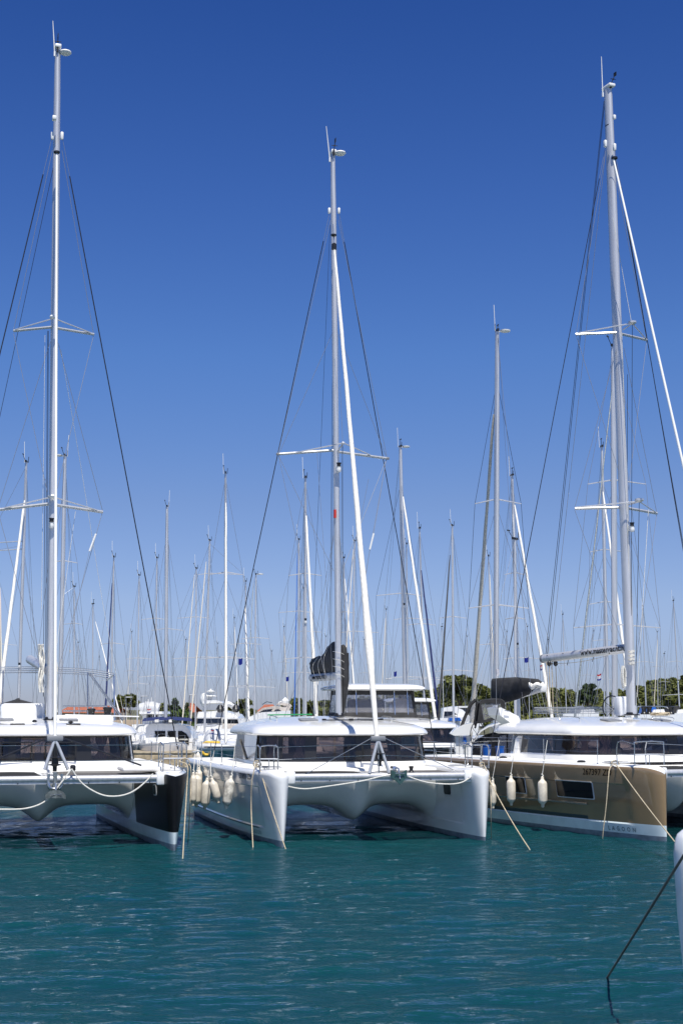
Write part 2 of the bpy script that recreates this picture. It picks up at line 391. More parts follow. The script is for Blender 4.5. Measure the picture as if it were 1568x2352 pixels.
def cabin(E, hw, yf, yb, zb=2.08, zt=2.86, c=1.75, zr=3.42, mull=(), curt=(), side_pillar=True, roofc=1.9, corner=()):
    zf = zb-.16
    MB().loft([ring(hw-.02, yf-.10, yb, c, zf-.06), ring(hw-.04, yf-.03, yb, c, zb-.03), ring(hw-.06, yf+.02, yb, c, zb)], True, False, False).build('cabin_base', 'gel', E)
    g0, g1 = ring(hw-.06, yf+.03, yb, c, zb), ring(hw-.16, yf+.14, yb, c, zt+.03)
    g = MB().loft([g0, g1], True); gl = g.build('window_band', 'glass', E)
    fr = MB()
    def at(i, t, o=.0):
        p = g0[i].lerp(g1[i], t); q0 = g0[max(i-1, 0)]; q1 = g0[min(i+1, 36)]; d = (q1-q0).normalized(); nn = V(d.y, -d.x, 0)
        return p+nn*o
    for t0, t1 in ((0, .07), (.90, 1.0)):
        fr.loft([[at(i, t0, .012) for i in range(37)], [at(i, t1, .012) for i in range(37)]], False)
    def fat(f, t, o):
        i = int(f); k = f-i; return at(i, t, o).lerp(at(min(i+1, 36), t, o), k)
    for a, b in mull:                                 # solid dark bands between panes
        idx = [a+(b-a)*k/3 for k in range(4)]
        fr.loft([[fat(f, .07, .014) for f in idx], [fat(f, .90, .014) for f in idx]], False)
    cp = [MB().loft([[fat(a+(b-a)*k/4, t, .02) for k in range(5)] for t in (.0, .5, 1.0)], False).build('corner_pillar', 'gel', gl) for a, b in corner]
    if side_pillar:
        for sx in (-1, 1):
            MB().loft([[V(sx*(hw-.045), yf+c-.45, zb), V(sx*(hw-.03), yf+c+1.5, zb)], [V(sx*(hw-.145), yf+c-.35, zt+.03), V(sx*(hw-.13), yf+c+1.9, zt+.03)]], False).build('cabin_pillar', 'gel', gl)
            MB().loft([[V(sx*(hw-.02), yf+c+1.5, zb), V(sx*(hw-.02), yb-.2, zb)], [V(sx*(hw-.12), yf+c+1.9, zt+.03), V(sx*(hw-.12), yb-.2, zt+.03)]], False).build('side_window', 'dglass', gl)
    fr.build('window_frame', 'black', gl)
    for i in [int(v) for v in curt]:
        cm = MB()
        p = at(i, .5, -.14); q0, q1 = g0[max(i-1, 0)], g0[min(i+1, 36)]
        curtain(cm, p, .42, zb+.02, zt, q1-q0); cm.build('curtain', 'curtain', E)
    
    it = MB(); it.box((0, (yf+yb)/2+.3, zb-.55), (2*hw-.5, yb-yf-.9, .04))
    for x in (-1.7, -.55, 1.35): it.box((x, yb-.25, (zb+zt)/2-.1), (.75, .08, zt-zb+.35))
    it.build('cabin_interior', 'inter', E)
    up = MB()
    up.box((-1.25, yf+2.3, zb-.08), (1.7, .45, .5), bev=.1); up.box((1.2, yf+1.7, zb-.13), (1.3, .8, .42), bev=.1); up.box((.1, yf+3.4, zb-.1), (.8, .5, .5), bev=.08)
    up.build('sofa', 'uphol', E)
    ro = MB(); c2 = roofc
    ro.loft([ring(hw-.42, yf+.25, yb+.5, c, zt+.01), ring(hw-.06, yf-.10, yb+.9, c2, zt-.005), ring(hw+.01, yf-.18, yb+.95, c2, zt+.02), ring(hw+.03, yf-.19, yb+.97, c2, zt+.06),
             ring(hw+.00, yf-.10, yb+.93, c2, zt+.15), ring(hw-.06, yf+.10, yb+.86, c2, zt+.235), ring(hw-.20, yf+.50, yb+.75, c2, zt+.315),
             ring(hw-.40, yf+1.05, yb+.6, c2, zt+.39, crown=.02), ring(hw-.70, yf+1.75, yb+.4, c2, zt+.465, crown=.02), ring(hw-1.2, yf+2.55, yb, c2*.8, zt+.535, crown=.01), ring(.5, yf+3.4, yb-.9, .5, zt+.575)], True, True, True)
    rf_ = ro.build('coachroof', 'gel', E, ang=50)
    for sx in (-1, 1):
        MB().box((sx*.95, yf+1.75, zt+.47), (.55, .5, .05), bev=.03, tilt=('X', .09)).build('roof_hatch', 'grey', rf_)
        MB().tube(smooth([V(sx*(hw-.9), yf+2.2, zt+.42), V(sx*(hw-.9), yf+2.25, zt+.54), V(sx*(hw-.9), yf+3.3, zt+.58), V(sx*(hw-.9), yf+3.35, zt+.48)], 3), .014, 6).build('grab_rail', 'steel', rf_)
    return g0, g1

def bridgedeck(E, h, yf, zu=.80, nac=.42, L=11.5):
    xi = h.hs-.25; rings = []
    us = [(-1+2*i/60) for i in range(61)]
    rows = [('f', t) for t in (0, .06, .14, .24, .36, .5, .64, .78, .9, 1)]+[('b', 4.5), ('b', 7), ('b', L)]
    FR = .62; dz = .58
    for kind, t in rows:
        row = []
        for u in us:
            au = abs(u); sg = 1 if u >= 0 else -1
            xs_ = h.hs-1.25
            q = max(0, (au-FR)/(1-FR))
            zc = zu-dz*(1-math.cos(q*math.pi/2))
            xx = au/FR*xs_ if au <= FR else xs_
            z0 = zc-nac*math.exp(-(xx/.42)**1.7)
            front = yf-.45*math.exp(-(xx/.6)**2)+.10*au
            if kind == 'f':
                a = t*math.pi/2; y = front+1.35*(1-math.cos(a)); z = 1.80-(1.80-z0)*math.sin(a)**1.05
            else: y = front+t-1.0 if t < 5 else t; z = z0
            if q > 0:
                xe = h.hs-h.off(max(y, .3), max(z, .05), False)+.03
                xx = xs_+(xe-xs_)*math.sin(q*math.pi/2)
            row.append(V(sg*xx, y, z))
        rings.append(row)
    MB().loft(rings, False).build('bridgedeck', 'gel', E, ang=60)
    d = MB(); top = [V(u*(h.hs+.3), yf-.45*math.exp(-(u*xi/.6)**2)+.1*abs(u)-.01, 0) for u in us]
    r0 = [p+V(0, 0, 1.795) for p in top]; r1 = [p+V(0, -.02, 1.83) for p in top]; r2 = [p+V(0, .02, 1.90) for p in top]; r3 = [V(p.x, p.y+.25, 1.925) for p in top]; r4 = [V(p.x, L, 1.93) for p in top]
    d.loft([r0, r1, r2, r3, r4], False).build('foredeck', 'deck', E)

def stanchion_rail(E, pts, m='steel', r=.014, name='pulpit'): return tubeobj(name, pts, r, m, E)
def pulpit(E, x, y, zd, w=.62, d=.5, hgt=.68, side=1, name='pulpit'):
    mb = MB(); r = .017
    x0, x1 = x-w/2, x+w/2
    mb.tube(smooth([V(x0, y, zd), V(x0, y, zd+hgt-.1), V(x0+.08, y, zd+hgt), V(x1-.08, y, zd+hgt), V(x1, y, zd+hgt-.1), V(x1, y, zd)], 3), r, 6)
    mb.tube(smooth([V(x0, y+.02, zd+hgt-.06), V(x0, y+d, zd+hgt-.02), V(x0, y+d+.05, zd)], 3), r, 6)
    mb.tube(smooth([V(x1, y+.02, zd+hgt-.06), V(x1, y+d, zd+hgt-.02), V(x1, y+d+.05, zd)], 3), r, 6)
    mb.tube([V(x0, y, zd+hgt*.45), V(x1, y, zd+hgt*.45)], r*.9, 6); mb.tube([V((x0+x1)/2, y, zd), V((x0+x1)/2, y, zd+hgt*.45)], r*.8, 6)
    mb.tube([V(x0, y, zd+hgt*.45), V(x0, y+d, zd+hgt*.45)], r*.8, 6); mb.tube([V(x1, y, zd+hgt*.45), V(x1, y+d, zd+hgt*.45)], r*.8, 6)
    p = mb.build(name, 'steel', E)
    s = MB().box((x, y+.12, zd+hgt*.46), (w, .28, .025), bev=.01).build('pulpit_seat', 'lgrey', p)
    return p
def winch(E, c, s=1, name='winch'):
    c = Vector(c); prof = [(.10, 0), (.10, .03), (.075, .06), (.062, .12), (.075, .18), (.088, .2), (.088, .225), (.05, .235)]
    return MB().lathe(c, [(r*s, z*s) for r, z in prof], 16).build(name, 'black', E)
def cleat(E, c, rz=0):
    c = Vector(c); d = Matrix.Rotation(rz, 3, 'Z')@V(1, 0, 0)
    MB().tube([c-d*.13+V(0, 0, .07), c-d*.07+V(0, 0, .06), c+d*.07+V(0, 0, .06), c+d*.13+V(0, 0, .07)], .016, 6).tube([c-d*.05, c-d*.05+V(0, 0, .06)], .02, 6).tube([c+d*.05, c+d*.05+V(0, 0, .06)], .02, 6).build('cleat', 'steel', E)
def hatch(E, c, sx, sy, rz=0):
    h = MB().box(c, (sx, sy, .035), rz=rz, bev=.02).build('hatch', 'lgrey', E)
    MB().box((c[0], c[1], c[2]+.022), (sx-.09, sy-.09, .012), rz=rz, bev=.01).build('hatch_pane', 'dglass', h)
def coil(E, c, r=.12, m='wrope', n=5, name='rope_coil', rad=.014, vertical=False):
    c = Vector(c); pts = []
    for i in range(n*14):
        a = i/14*2*math.pi; rr = r*(1+.12*math.sin(i*1.7)); k = i/(n*14)
        pts.append(c+(V(rr*math.cos(a)*.35, (k-.5)*.12, rr*math.sin(a)*2.1) if vertical else V(rr*math.cos(a), rr*math.sin(a), k*.09)))
    return tubeobj(name, pts, rad, m, E, 5)

def mast(E, fr, b, t, r0, dark_band=True, m='alu', taper=.8, yb=6.6, yt=7.5, dome=True, ant=None, vane=None, dish=None, name='mast'):
    B = fr.L(b[0], b[1], yb); T = fr.L(t[0], t[1], yt)
    n = 20; d = (T-B); pts = [B+d*(i/12) for i in range(13)]
    rings = []
    for i, p in enumerate(pts):
        k = i/12; rr = r0*(1 if k < .86 else 1-(1-taper)*(k-.86)/.14)
        rings.append([p+V(rr*math.cos(2*math.pi*j/n), rr*1.45*math.sin(2*math.pi*j/n), 0) for j in range(n)])
    mo = MB().loft(rings, True, True, True).build(name, m, E)
    ex = MB()
    for k, w in ((.935, .02),):
        p = B+d*k; ex.loft([[p+V(r0*taper*1.08*math.cos(2*math.pi*j/n), r0*1.5*taper*math.sin(2*math.pi*j/n), z) for j in range(n)] for z in (-w, w)], True)
    ex.build('mast_band', 'black', mo)
    foot = MB().lathe(B-V(0, 0, .03), [(r0*1.9, 0), (r0*1.9, .03), (r0*1.35, .05), (r0*1.3, .10)], 20).build('mast_foot', 'black', mo)
    MB().box(T+V(0, -.03, .03), (r0*1.8, r0*3.8, .12), bev=.03).build('masthead', 'plastic', mo)
    if ant:
        a0, a1 = fr.L(*ant[0], yt-.15), fr.L(*ant[1], yt-.15); MB().tube([a0, a0.lerp(a1, .5), a1], [.020, .017, .011], 6).box(a0-V(0, 0, .04), (.05, .05, .16)).build('antenna', 'plastic', mo)
    if vane:
        a0, a1 = fr.L(*vane[0], yt-.2), fr.L(*vane[1], yt-.2)
        w = MB().tube([a0, a1], .014, 6).box(a0, (.06, .06, .2)).lathe(a0.lerp(a1, .55), [(.02, -.02), (.05, 0), (.02, .02)], 8)
        w.box(a1+V(0, .02, 0), (.02, .16, .14)).tube([a0.lerp(a1, .55)-V(.11, 0, 0), a0.lerp(a1, .55)+V(.11, 0, 0)], .012, 6)
        w.build('wind_vane', 'black', mo)
    if dish:
        c = fr.L(*dish, yt-.1); MB().lathe(c, [(.03, -.06), (.16, -.045), (.20, 0), (.18, .04), (.08, .06), (0, .065)], 18).tube([c-V(0, 0, .05), T+V(0, 0, -.05)], .016, 6).build('radar_dish', 'plastic', mo)
    return mo, B, T
def mlight(mo, c, s=1, name='mast_light'):
    c = Vector(c); MB().lathe(c, [(.05*s, -.13*s), (.075*s, -.08*s), (.06*s, 0), (.075*s, .02*s)], 12).box(c+V(0, .1, -.03), (.08*s, .16*s, .12*s)).build(name, 'plastic', mo)
    MB().lathe(c+V(0, 0, .02*s), [(.055*s, 0), (.055*s, .08*s), (.07*s, .085*s), (.07*s, .11*s), (0, .115*s)], 12).build('lamp', 'black', mo)
def line(E, fr, a, b, r=.008, m='wire', name='shroud', n=5):
    return tubeobj(name, [fr.L(*a), fr.L(*b)], r, m, E, n)
def cap_shroud(E, fr, T, C, ysplit, r=.015):
    t, c = fr.L(*T), fr.L(*C)
    k = (ysplit-T[1])/(C[1]-T[1]); lo, hi = 0.0, 1.0
    p = t.lerp(c, k)
    # walk to the point whose height matches the split seen in the photo
    s = tubeobj('shroud', [t, p], .007, 'wire', E, 5); tubeobj('shroud_cover', [p, c+(p-c).normalized()*.35], r, 'bwire', s, 6)
    MB().tube([c+(p-c).normalized()*.36, c+(p-c).normalized()*.05, c], [.012, .02, .012], 6).build('turnbuckle', 'steel', s)
    return s
def furl(E, fr, a, b, rad, m='sail', name='furled_sail', n=26, wob=.006):
    A, B = fr.L(*a), fr.L(*b); pts = []; rs = []
    for i in range(n+1):
        k = i/n; p = A.lerp(B, k); pts.append(p+V(random.uniform(-1, 1)*wob, random.uniform(-1, 1)*wob, 0)); 
        rs.append(np.interp(k, [q[0] for q in rad], [q[1] for q in rad])*(1+random.uniform(-.05, .05)))
    return MB().tube(pts, rs, 12).build(name, m, E, ang=70)
def tripod(E, fr, ap, fl, frr, ya=.55, yl=.5, stays=(), m='alu', sm='bwire', sr=.022):
    A = fr.L(*ap, ya); mb = MB()
    for f in (fl, frr):
        P = fr.L(*f, yl); mb.tube([A+(P-A).normalized()*.05, P], .045, 10)
    t = mb.build('striker_frame', m, E)
    MB().box(A+V(0, 0, .02), (.42, .12, .14), bev=.03).build('striker_plate', 'grey', t)
    for s in stays: tubeobj('striker_stay', [A+V(.16 if s[0] > ap[0] else -.16, 0, .05), fr.L(*s, .5)], sr, sm, t, 6)
    return A
def furler(E, c, top=None):
    c = Vector(c)
    MB().lathe(c, [(.05, -.30), (.06, -.2), (.05, -.19), (.07, -.16), (.17, -.14), (.17, -.12), (.09, -.10), (.09, .02), (.17, .04), (.17, .06), (.08, .08), (.05, .25), (.045, .4)], 16).build('furling_drum', 'black', E)

# ================================================================= CENTRE CATAMARAN
g1_, g2_ = ground(650, 1944), ground(1113, 1934)
ax = g2_-g1_; yawC = math.atan2(ax.y, ax.x); hsC = ax.length/2
fc = Frame((g1_+g2_)/2, yawC)
C = empty('catamaran', 'white catamaran with furled white headsail and dark sail cover, number 270897 ZD on its bow', 'catamaran', fc.o, yawC)
hC = Hull(hsC, 1.08, .6)
def fnC(outer, j, y):
    if outer is None: return 3
    if j >= 14: return 1
    if j == 12 and outer and y > 1.5: return 2
    return 0
for s in (-1, 1): hull_mesh(hC, s, C, 'hull', ['gel', 'anti', 'dstripe', 'deck'], fnC)
bridgedeck(C, hC, 2.95)
cabin(C, 2.76, 3.95, 9.2, mull=((8.3, 9.2), (13, 14.6), (18.4, 19.8), (23.4, 24.3), (29.5, 30.2)), curt=(6, 12, 24, 31), corner=((.2, 1.7),))
# opening panes in the window band
def pane(E, fr, x0, y0, x1, y1, ly, name='opening_pane'):
    a, b = fr.L(x0, y1, ly), fr.L(x1, y0, ly); c = (a+b)/2; w = b-a; mb = MB(); t = .03
    for dx, dz, sx, sz in ((0, w.z/2, w.x, t), (0, -w.z/2, w.x, t), (w.x/2, 0, t, w.z), (-w.x/2, 0, t, w.z)): mb.box(c+V(dx, 0, dz), (sx+t*.5, .03, sz+.0))
    p = mb.build(name, 'black', E); return p
pane(C, fc, 836, 1722, 882, 1744, 3.70); pane(C, fc, 800, 1712, 832, 1742, 3.73)
# fore end: crossbeam, trampoline, walkway
def foreend(E, h, yw=2.9, zb=1.80, walk=True, yb=.55):
    xi = h.hs-h.off(yb, 1.7, False)
    cb = MB().tube([V(-xi, yb, zb), V(xi, yb, zb)], .085, 14)
    cb.box((0, yb, zb-.105), (2*xi-.1, .07, .05)).box((0, yb+.09, zb+.045), (2*xi-.2, .02, .05)); o = cb.build('crossbeam', 'alu', E)
    for s in (-1, 1):
        MB().box((s*(xi-.05), yb, zb-.02), (.26, .26, .34), bev=.05).build('beam_bracket', 'gel', o)
        for k in range(3): MB().lathe((s*(xi-.35-.8*k), yb-.045, zb-.105), [(.018, 0), (.018, .01), (0, .012)], 8, axis=(0, -1, 0)).build('beam_bolt', 'black', o)
    for s in (-1, 1):
        tm = MB(); x0, x1 = .24, h.hs-.33; y0, y1 = yb+.16, yw-.05
        tm.add([V(s*x0, y0, zb+.03), V(s*x1, y0, zb+.03), V(s*x1, y1, zb+.06), V(s*x0, y1, zb+.06)], [(0, 1, 2, 3)])
        tp = tm.build('trampoline', 'net', E)
        pts = []
        for k in range(41):
            x = x0+(x1-x0)*k/40; pts.append(V(s*x, yb+.09 if k % 2 else y0, zb+.045))
        tubeobj('lacing', pts, .007, 'wrope', tp, 5)
    MB().box((0, (yb+yw)/2-.1, zb+.03), (.42, yw-yb-.2, .09), bev=.03).build('walkway', 'gel', E)
    return o
foreend(C, hC)
A = tripod(C, fc, (868, 1698), (848, 1776), (893, 1775), stays=((700, 1779), (1046, 1771)), sm='steel', sr=.010)
tubeobj('tack_fitting', [A-V(0, 0, .1), V(A.x+.02, .55, 1.84)], .02, 'steel', C)
furler(C, fc.L(871, 1735, .62))
# anchor on its roller
def anchor(E, c, s=1, m='danchor', name='anchor'):
    c = Vector(c); mb = MB()
    for sx in (-1, 1):
        mb.loft([[c+V(0, 0, .12*s), c+V(0, -.07*s, -.28*s)], [c+V(sx*.12*s, -.03*s, .14*s), c+V(sx*.10*s, -.06*s, -.20*s)], [c+V(sx*.27*s, .05*s, .22*s), c+V(sx*.27*s, .0, -.03*s)], [c+V(sx*.30*s, .1*s, .10*s), c+V(sx*.30*s, .08*s, .04*s)]], False)
        mb.loft([[c+V(0, .03, .12*s), c+V(0, -.02*s, -.28*s)], [c+V(sx*.12*s, .03*s, .14*s), c+V(sx*.10*s, -.01*s, -.20*s)], [c+V(sx*.27*s, .1*s, .22*s), c+V(sx*.27*s, .05*s, -.03*s)], [c+V(sx*.30*s, .1*s, .10*s), c+V(sx*.30*s, .08*s, .04*s)]], False)
    a = mb.build(name, m, E)
    MB().tube([c+V(-.17*s, -.09*s, .10*s), c+V(.17*s, -.09*s, .10*s)], .018*s, 6).tube([c+V(0, -.06*s, -.1*s), c+V(0, .1*s, .25*s), c+V(0, .5*s, .3*s)], .03*s, 6).build('shank', 'steel', a)
anchor(C, fc.L(917, 1783, .35), .80, 'danchor')
w = winch(C, fc.L(944, 1775, .8), .8, 'windlass'); 
MB().box(fc.L(903, 1768, .8), (.12, .3, .2), bev=.03).build('bow_roller', 'steel', C)
# hull openings
for nm, sd, ou, p0, p1 in (('porthole', 1, False, (1010, 1803), (1024, 1821)), ('porthole', -1, False, (682, 1808), (688, 1824))):
    lx = sd*(hC.hs-.35)
    a, b = fc.LX(p0[0], p0[1], lx), fc.LX(p1[0], p1[1], lx)
for side, outer, y0, y1, z0, z1 in ((1, False, 2.0, 2.5, 1.18, 1.46), (-1, False, .95, 1.35, 1.2, 1.45), (-1, True, 4.55, 5.05, 1.02, 1.34), (-1, True, 6.3, 8.0, .80, 1.38)):
    f = patch(hC, side, outer, y0-.05, y1+.05, z0-.05, z1+.05, .012, rad=.08).build('porthole', 'lgrey', C)
    patch(hC, side, outer, y0, y1, z0, z1, .026, rad=.06).build('porthole_pane', 'dglass', f)
hull_text(hC, -1, True, '270897 ZD', 2.62, 1.69, .22, C, 'ink', name='registration_number', slope=.0)
hull_text(hC, -1, True, 'LAGOON', 2.25, .20, .15, C, 'inkt', spacing=1.5, name='hull_lettering')
for s in (-1, 1):
    pulpit(C, s*(hsC+.22), .95, hC.zd, .5, .55, .66)
    cleat(C, (s*(hsC+.25), 1.25 if s < 0 else .6, hC.zd+.01), .6)
hatch(C, (hsC+.1, 2.4, 1.99), .62, .55); hatch(C, (-hsC+.1, 2.5, 2.0), .6, .5)
def lifelines(E, h, side, y0, y1, n, zd, mids=True, hh=.62, w=.008):
    tops = []
    for i in range(n):
        y = y0+(y1-y0)*i/(n-1); x = side*(h.hs+h.off(y, 1.7, True)-.12); tops.append(V(x, y, zd+hh))
        MB().tube([V(x, y, zd), V(x, y, zd+hh)], .013, 6).lathe((x, y, zd), [(.035, 0), (.03, .02), (.015, .04)], 8).build('stanchion', 'steel', E)
    for i in range(n-1):
        tubeobj('lifeline', sag(tops[i], tops[i+1], .01, 4), .006, 'steel', E, 5)
        tubeobj('lifeline', sag(tops[i]-V(0, 0, hh*.48), tops[i+1]-V(0, 0, hh*.48), .012, 4), .005, 'steel', E, 5)
for s in (-1, 1): lifelines(C, hC, s, 1.6, 9.6, 5, hC.zd)
for dz in (.62, .28):
    tubeobj('bow_lifeline', [fc.wor(V(0, 0, 0))*0+V(-hsC-.05, 1.0, hC.zd+dz), V(A.x-.2, .62, A.z-.14-(.62-dz)*.9), V(A.x+.2, .62, A.z-.14-(.62-dz)*.9), V(hsC-.05, 1.0, hC.zd+dz)], .0075, 'steel', C, 5)
# mast and rig
mo, B, T = mast(C, fc, (778, 1643), (764, 353), .098, ant=((757, 364), (749, 290)), vane=((766, 350), (770, 322)), dish=(781, 352))
mlight(mo, fc.L(776, 1075, 6.75)+V(0, -.12, 0), 1.2)
MB().box(fc.L(770, 1180, 6.75)+V(-.02, 0, 0), (.07, .1, .27)).build('sticker', 'red', mo)
for x, y in ((756, 484), (778, 484)): MB().box(fc.L(x, y, 7.1), (.09, .1, .2), bev=.03).build('shroud_tang', 'plastic', mo)
cap_shroud(C, fc, (756, 492, 7.1), (487, 1748, 8.6), 556); cap_shroud(C, fc, (779, 492, 7.1), (1003, 1743, 8.6), 556)
for a, b in (((759, 505, 7.1), (639, 1041, 7.5)), ((777, 505, 7.1), (888, 1050, 7.5)), ((640, 1047, 7.5), (766, 1312, 6.9)), ((887, 1055, 7.5), (787, 1308, 6.9)),
             ((640, 1047, 7.5), (756, 1600, 6.9)), ((887, 1055, 7.5), (788, 1600, 6.9)), ((763, 765, 7.0), (641, 1041, 7.5)), ((778, 768, 7.0), (886, 1048, 7.5))):
    line(C, fc, a, b, .0075)
for a, b in (((758, 517, 7.4), (712, 1606, 11.0)), ((763, 860, 7.3), (756, 1640, 7.2)), ((772, 860, 7.3), (790, 1640, 7.2)), ((764, 1000, 7.2), (759, 1640, 7.2)), ((786, 1020, 6.4), (790, 1640, 7.0)), ((786, 1020, 6.4), (782, 1640, 6.2))):
    line(C, fc, a, b, .006, 'bwire', 'halyard')
for a, b in (((728, 1040, 7.5), (770, 1640, 7.0)), ((788, 1042, 6.4), (775, 760, 6.6)), ((718, 1500, 10.2), (766, 1230, 7.2)), ((735, 1490, 10.2), (766, 1230, 7.2)), ((752, 1480, 10.2), (768, 1150, 7.2)), ((800, 1520, 7.6), (775, 1150, 7.2)), ((846, 1100, 7.5), (742, 1640, 8.0))):
    line(C, fc, a, b, .006, 'wire', 'lazy_jack')
sp = MB()
sp.tube([fc.L(639, 1043, 7.5), fc.L(771, 1034, 7.0)], .045, 8).tube([fc.L(889, 1053, 7.5), fc.L(778, 1038, 7.0)], .045, 8)
s1 = sp.build('spreader', 'alu', mo)
st = MB().tube([fc.L(678, 1040, 7.3), fc.L(786, 1018, 6.3)], .022, 6).tube([fc.L(850, 1045, 7.3), fc.L(790, 1018, 6.3)], .022, 6).tube([fc.L(774, 1038, 6.9), fc.L(788, 1018, 6.3)], .024, 6).box(fc.L(788, 1018, 6.3), (.1, .1, .08), bev=.02).build('spreader_strut', 'alu', mo)
for x, y in ((639, 1043), (889, 1053)): MB().box(fc.L(x, y, 7.5), (.13, .1, .08), bev=.02).build('spreader_end', 'grey', s1)
p0, p1 = fc.L(858, 1225, 7.1), fc.L(849, 1262, 7.1)
MB().tube([p0, p1], .03, 8).build('signal_light', 'plastic', C); 
line(C, fc, (887, 1055, 7.5), (858, 1225, 7.1), .006); line(C, fc, (849, 1262, 7.1), (790, 1640, 6.8), .006)
# forestay with furled genoa
furl(C, fc, (768, 572, 6.55), (866, 1700, .75), [(0, .025), (.03, .045), (.3, .065), (.6, .080), (.78, .100), (.82, .128), (.86, .120), (.88, .090), (1, .065)])
tubeobj('forestay', [fc.L(765, 515, 6.8), fc.L(768, 575, 6.55)], .02, 'steel', C)
MB().lathe(fc.L(767, 565, 6.58), [(.085, -.12), (.085, .06), (.04, .1)], 12).build('halyard_swivel', 'black', C)
MB().lathe(fc.L(766, 540, 6.65), [(.03, -.05), (.1, -.02), (.1, .02), (.03, .05)], 12).build('swivel_ring', 'black', C)
# boom with its dark stack-pack, seen end on
b0, b1 = fc.L(779, 1552, 7.0), fc.L(717, 1557, 11.2)
bm = MB().tube([b0, b1], .135, 14).build('boom', 'lgrey', C)
vs, fs = text_mesh('www.masteryachting.hr', .30)
def boom_text(E, a, b, r, u0, size_txt, up=.02):
    vs, fs = size_txt; a, b = Vector(a), Vector(b); d = (b-a).normalized()
    side = V(d.y, -d.x, 0).normalized()
    root = E
    while root.parent: root = root.parent
    eye_l = Matrix.Rotation(-root.rotation_euler.z, 3, 'Z')@(EYE-root.location)
    flip = side.dot(eye_l-a) < 0
    if flip: side = -side
    L_ = max(v.x for v in vs)
    # letters must run left to right for someone looking at this side of the boom
    if d.cross(V(0, 0, 1)).dot(side) < 0: a, d, u0 = a+d*(2*u0+L_), -d, u0
    P = []
    for v in vs:
        an = (v.y+up)/r; P.append(a+d*(u0+v.x)+side*(r+.012)*math.cos(an)+V(0, 0, 1)*(r+.012)*math.sin(an))
    return MB().add(P, fs).build('boom_lettering', 'ink', E, flat=True)
boom_text(bm, b1, b0, .135, .6, text_mesh('www.masteryachting.hr', .24), -.07)
pk = MB(); rings = []
prof = [(0, .50), (.02, .56), (.12, .55), (.25, .60), (.4, .56), (.5, .66), (.6, .74), (.66, .90), (.8, .98), (.93, .97), (1.0, .9)]
for k, hh in prof:
    c = b1.lerp(b0+V(0.0, 0, 0), k)+V(0, 0, .14); w = .11+.08*math.sin(k*3)
    w *= 1 if k > .01 else .8
    rings.append([c+V(w*math.cos(a)*1.0, 0, hh*.5+hh*.5*math.sin(a))+V(random.uniform(-.025, .025), random.uniform(-.03, .03), random.uniform(-.03, .03)) for a in [2*math.pi*j/18 for j in range(18)]])
pk.loft(rings, True, True, True)
pk.build('sail_cover', 'canvas', C, ang=60)
MB().tube([fc.L(786, 1481, 6.8), fc.L(789, 1488, 6.8), fc.L(790, 1515, 6.8), fc.L(790, 1545, 6.8), fc.L(788, 1553, 6.8)], [.05, .10, .13, .13, .06], 12).build('sail_cover', 'canvas', C, ang=60)
pk2 = MB(); rings = []
for k, z0, z1 in ((0, 1.3, 1.6), (.3, .9, 1.7), (.6, .3, 1.6), (1, .35, 1.35)):
    cc = fc.L(789, 1548, 6.6)+V(.06+.05*k, -.1+k*.2, 0)
    rings.append([cc+V(.12*math.cos(a)*(1+.3*k), .1*math.sin(a), z0-.5+(z1-z0)*(.5+.5*math.sin(a))) for a in [2*math.pi*j/12 for j in range(12)]])
for k in range(4):
    u = k/3.6; p = b1.lerp(b0, .1+.75*u); z = .14+np.interp(.1+.75*u, [q[0] for q in prof], [q[1] for q in prof])
    tubeobj('cover_tie', smooth([p+V(-.05, 0, z), p+V(-.27, -.05, z*.55), p+V(-.22, -.05, .1), p+V(-.05, -.05, -.2)], 4), .008, 'wrope', C, 5)
MB().tube([fc.L(790, 1500, 6.7), fc.L(792, 1560, 6.7), fc.L(790, 1600, 6.75), fc.L(786, 1640, 6.9)], [.16, .14, .09, .06], 10).build('halyard_bag', 'canvas', C)
for x in (719, 724, 730): tubeobj('mainsheet', [fc.L(x, 1562, 11.1), fc.L(722+(x-722)*.5, 1640, 10.4)], .014, 'wrope', C)
for k in range(4):
    z = 1496+k*17; tubeobj('mast_strap', [fc.L(764, z, 6.5), fc.L(784, z+4, 6.45), fc.L(792, z+9, 6.6)], .008, 'wrope', C, 5)
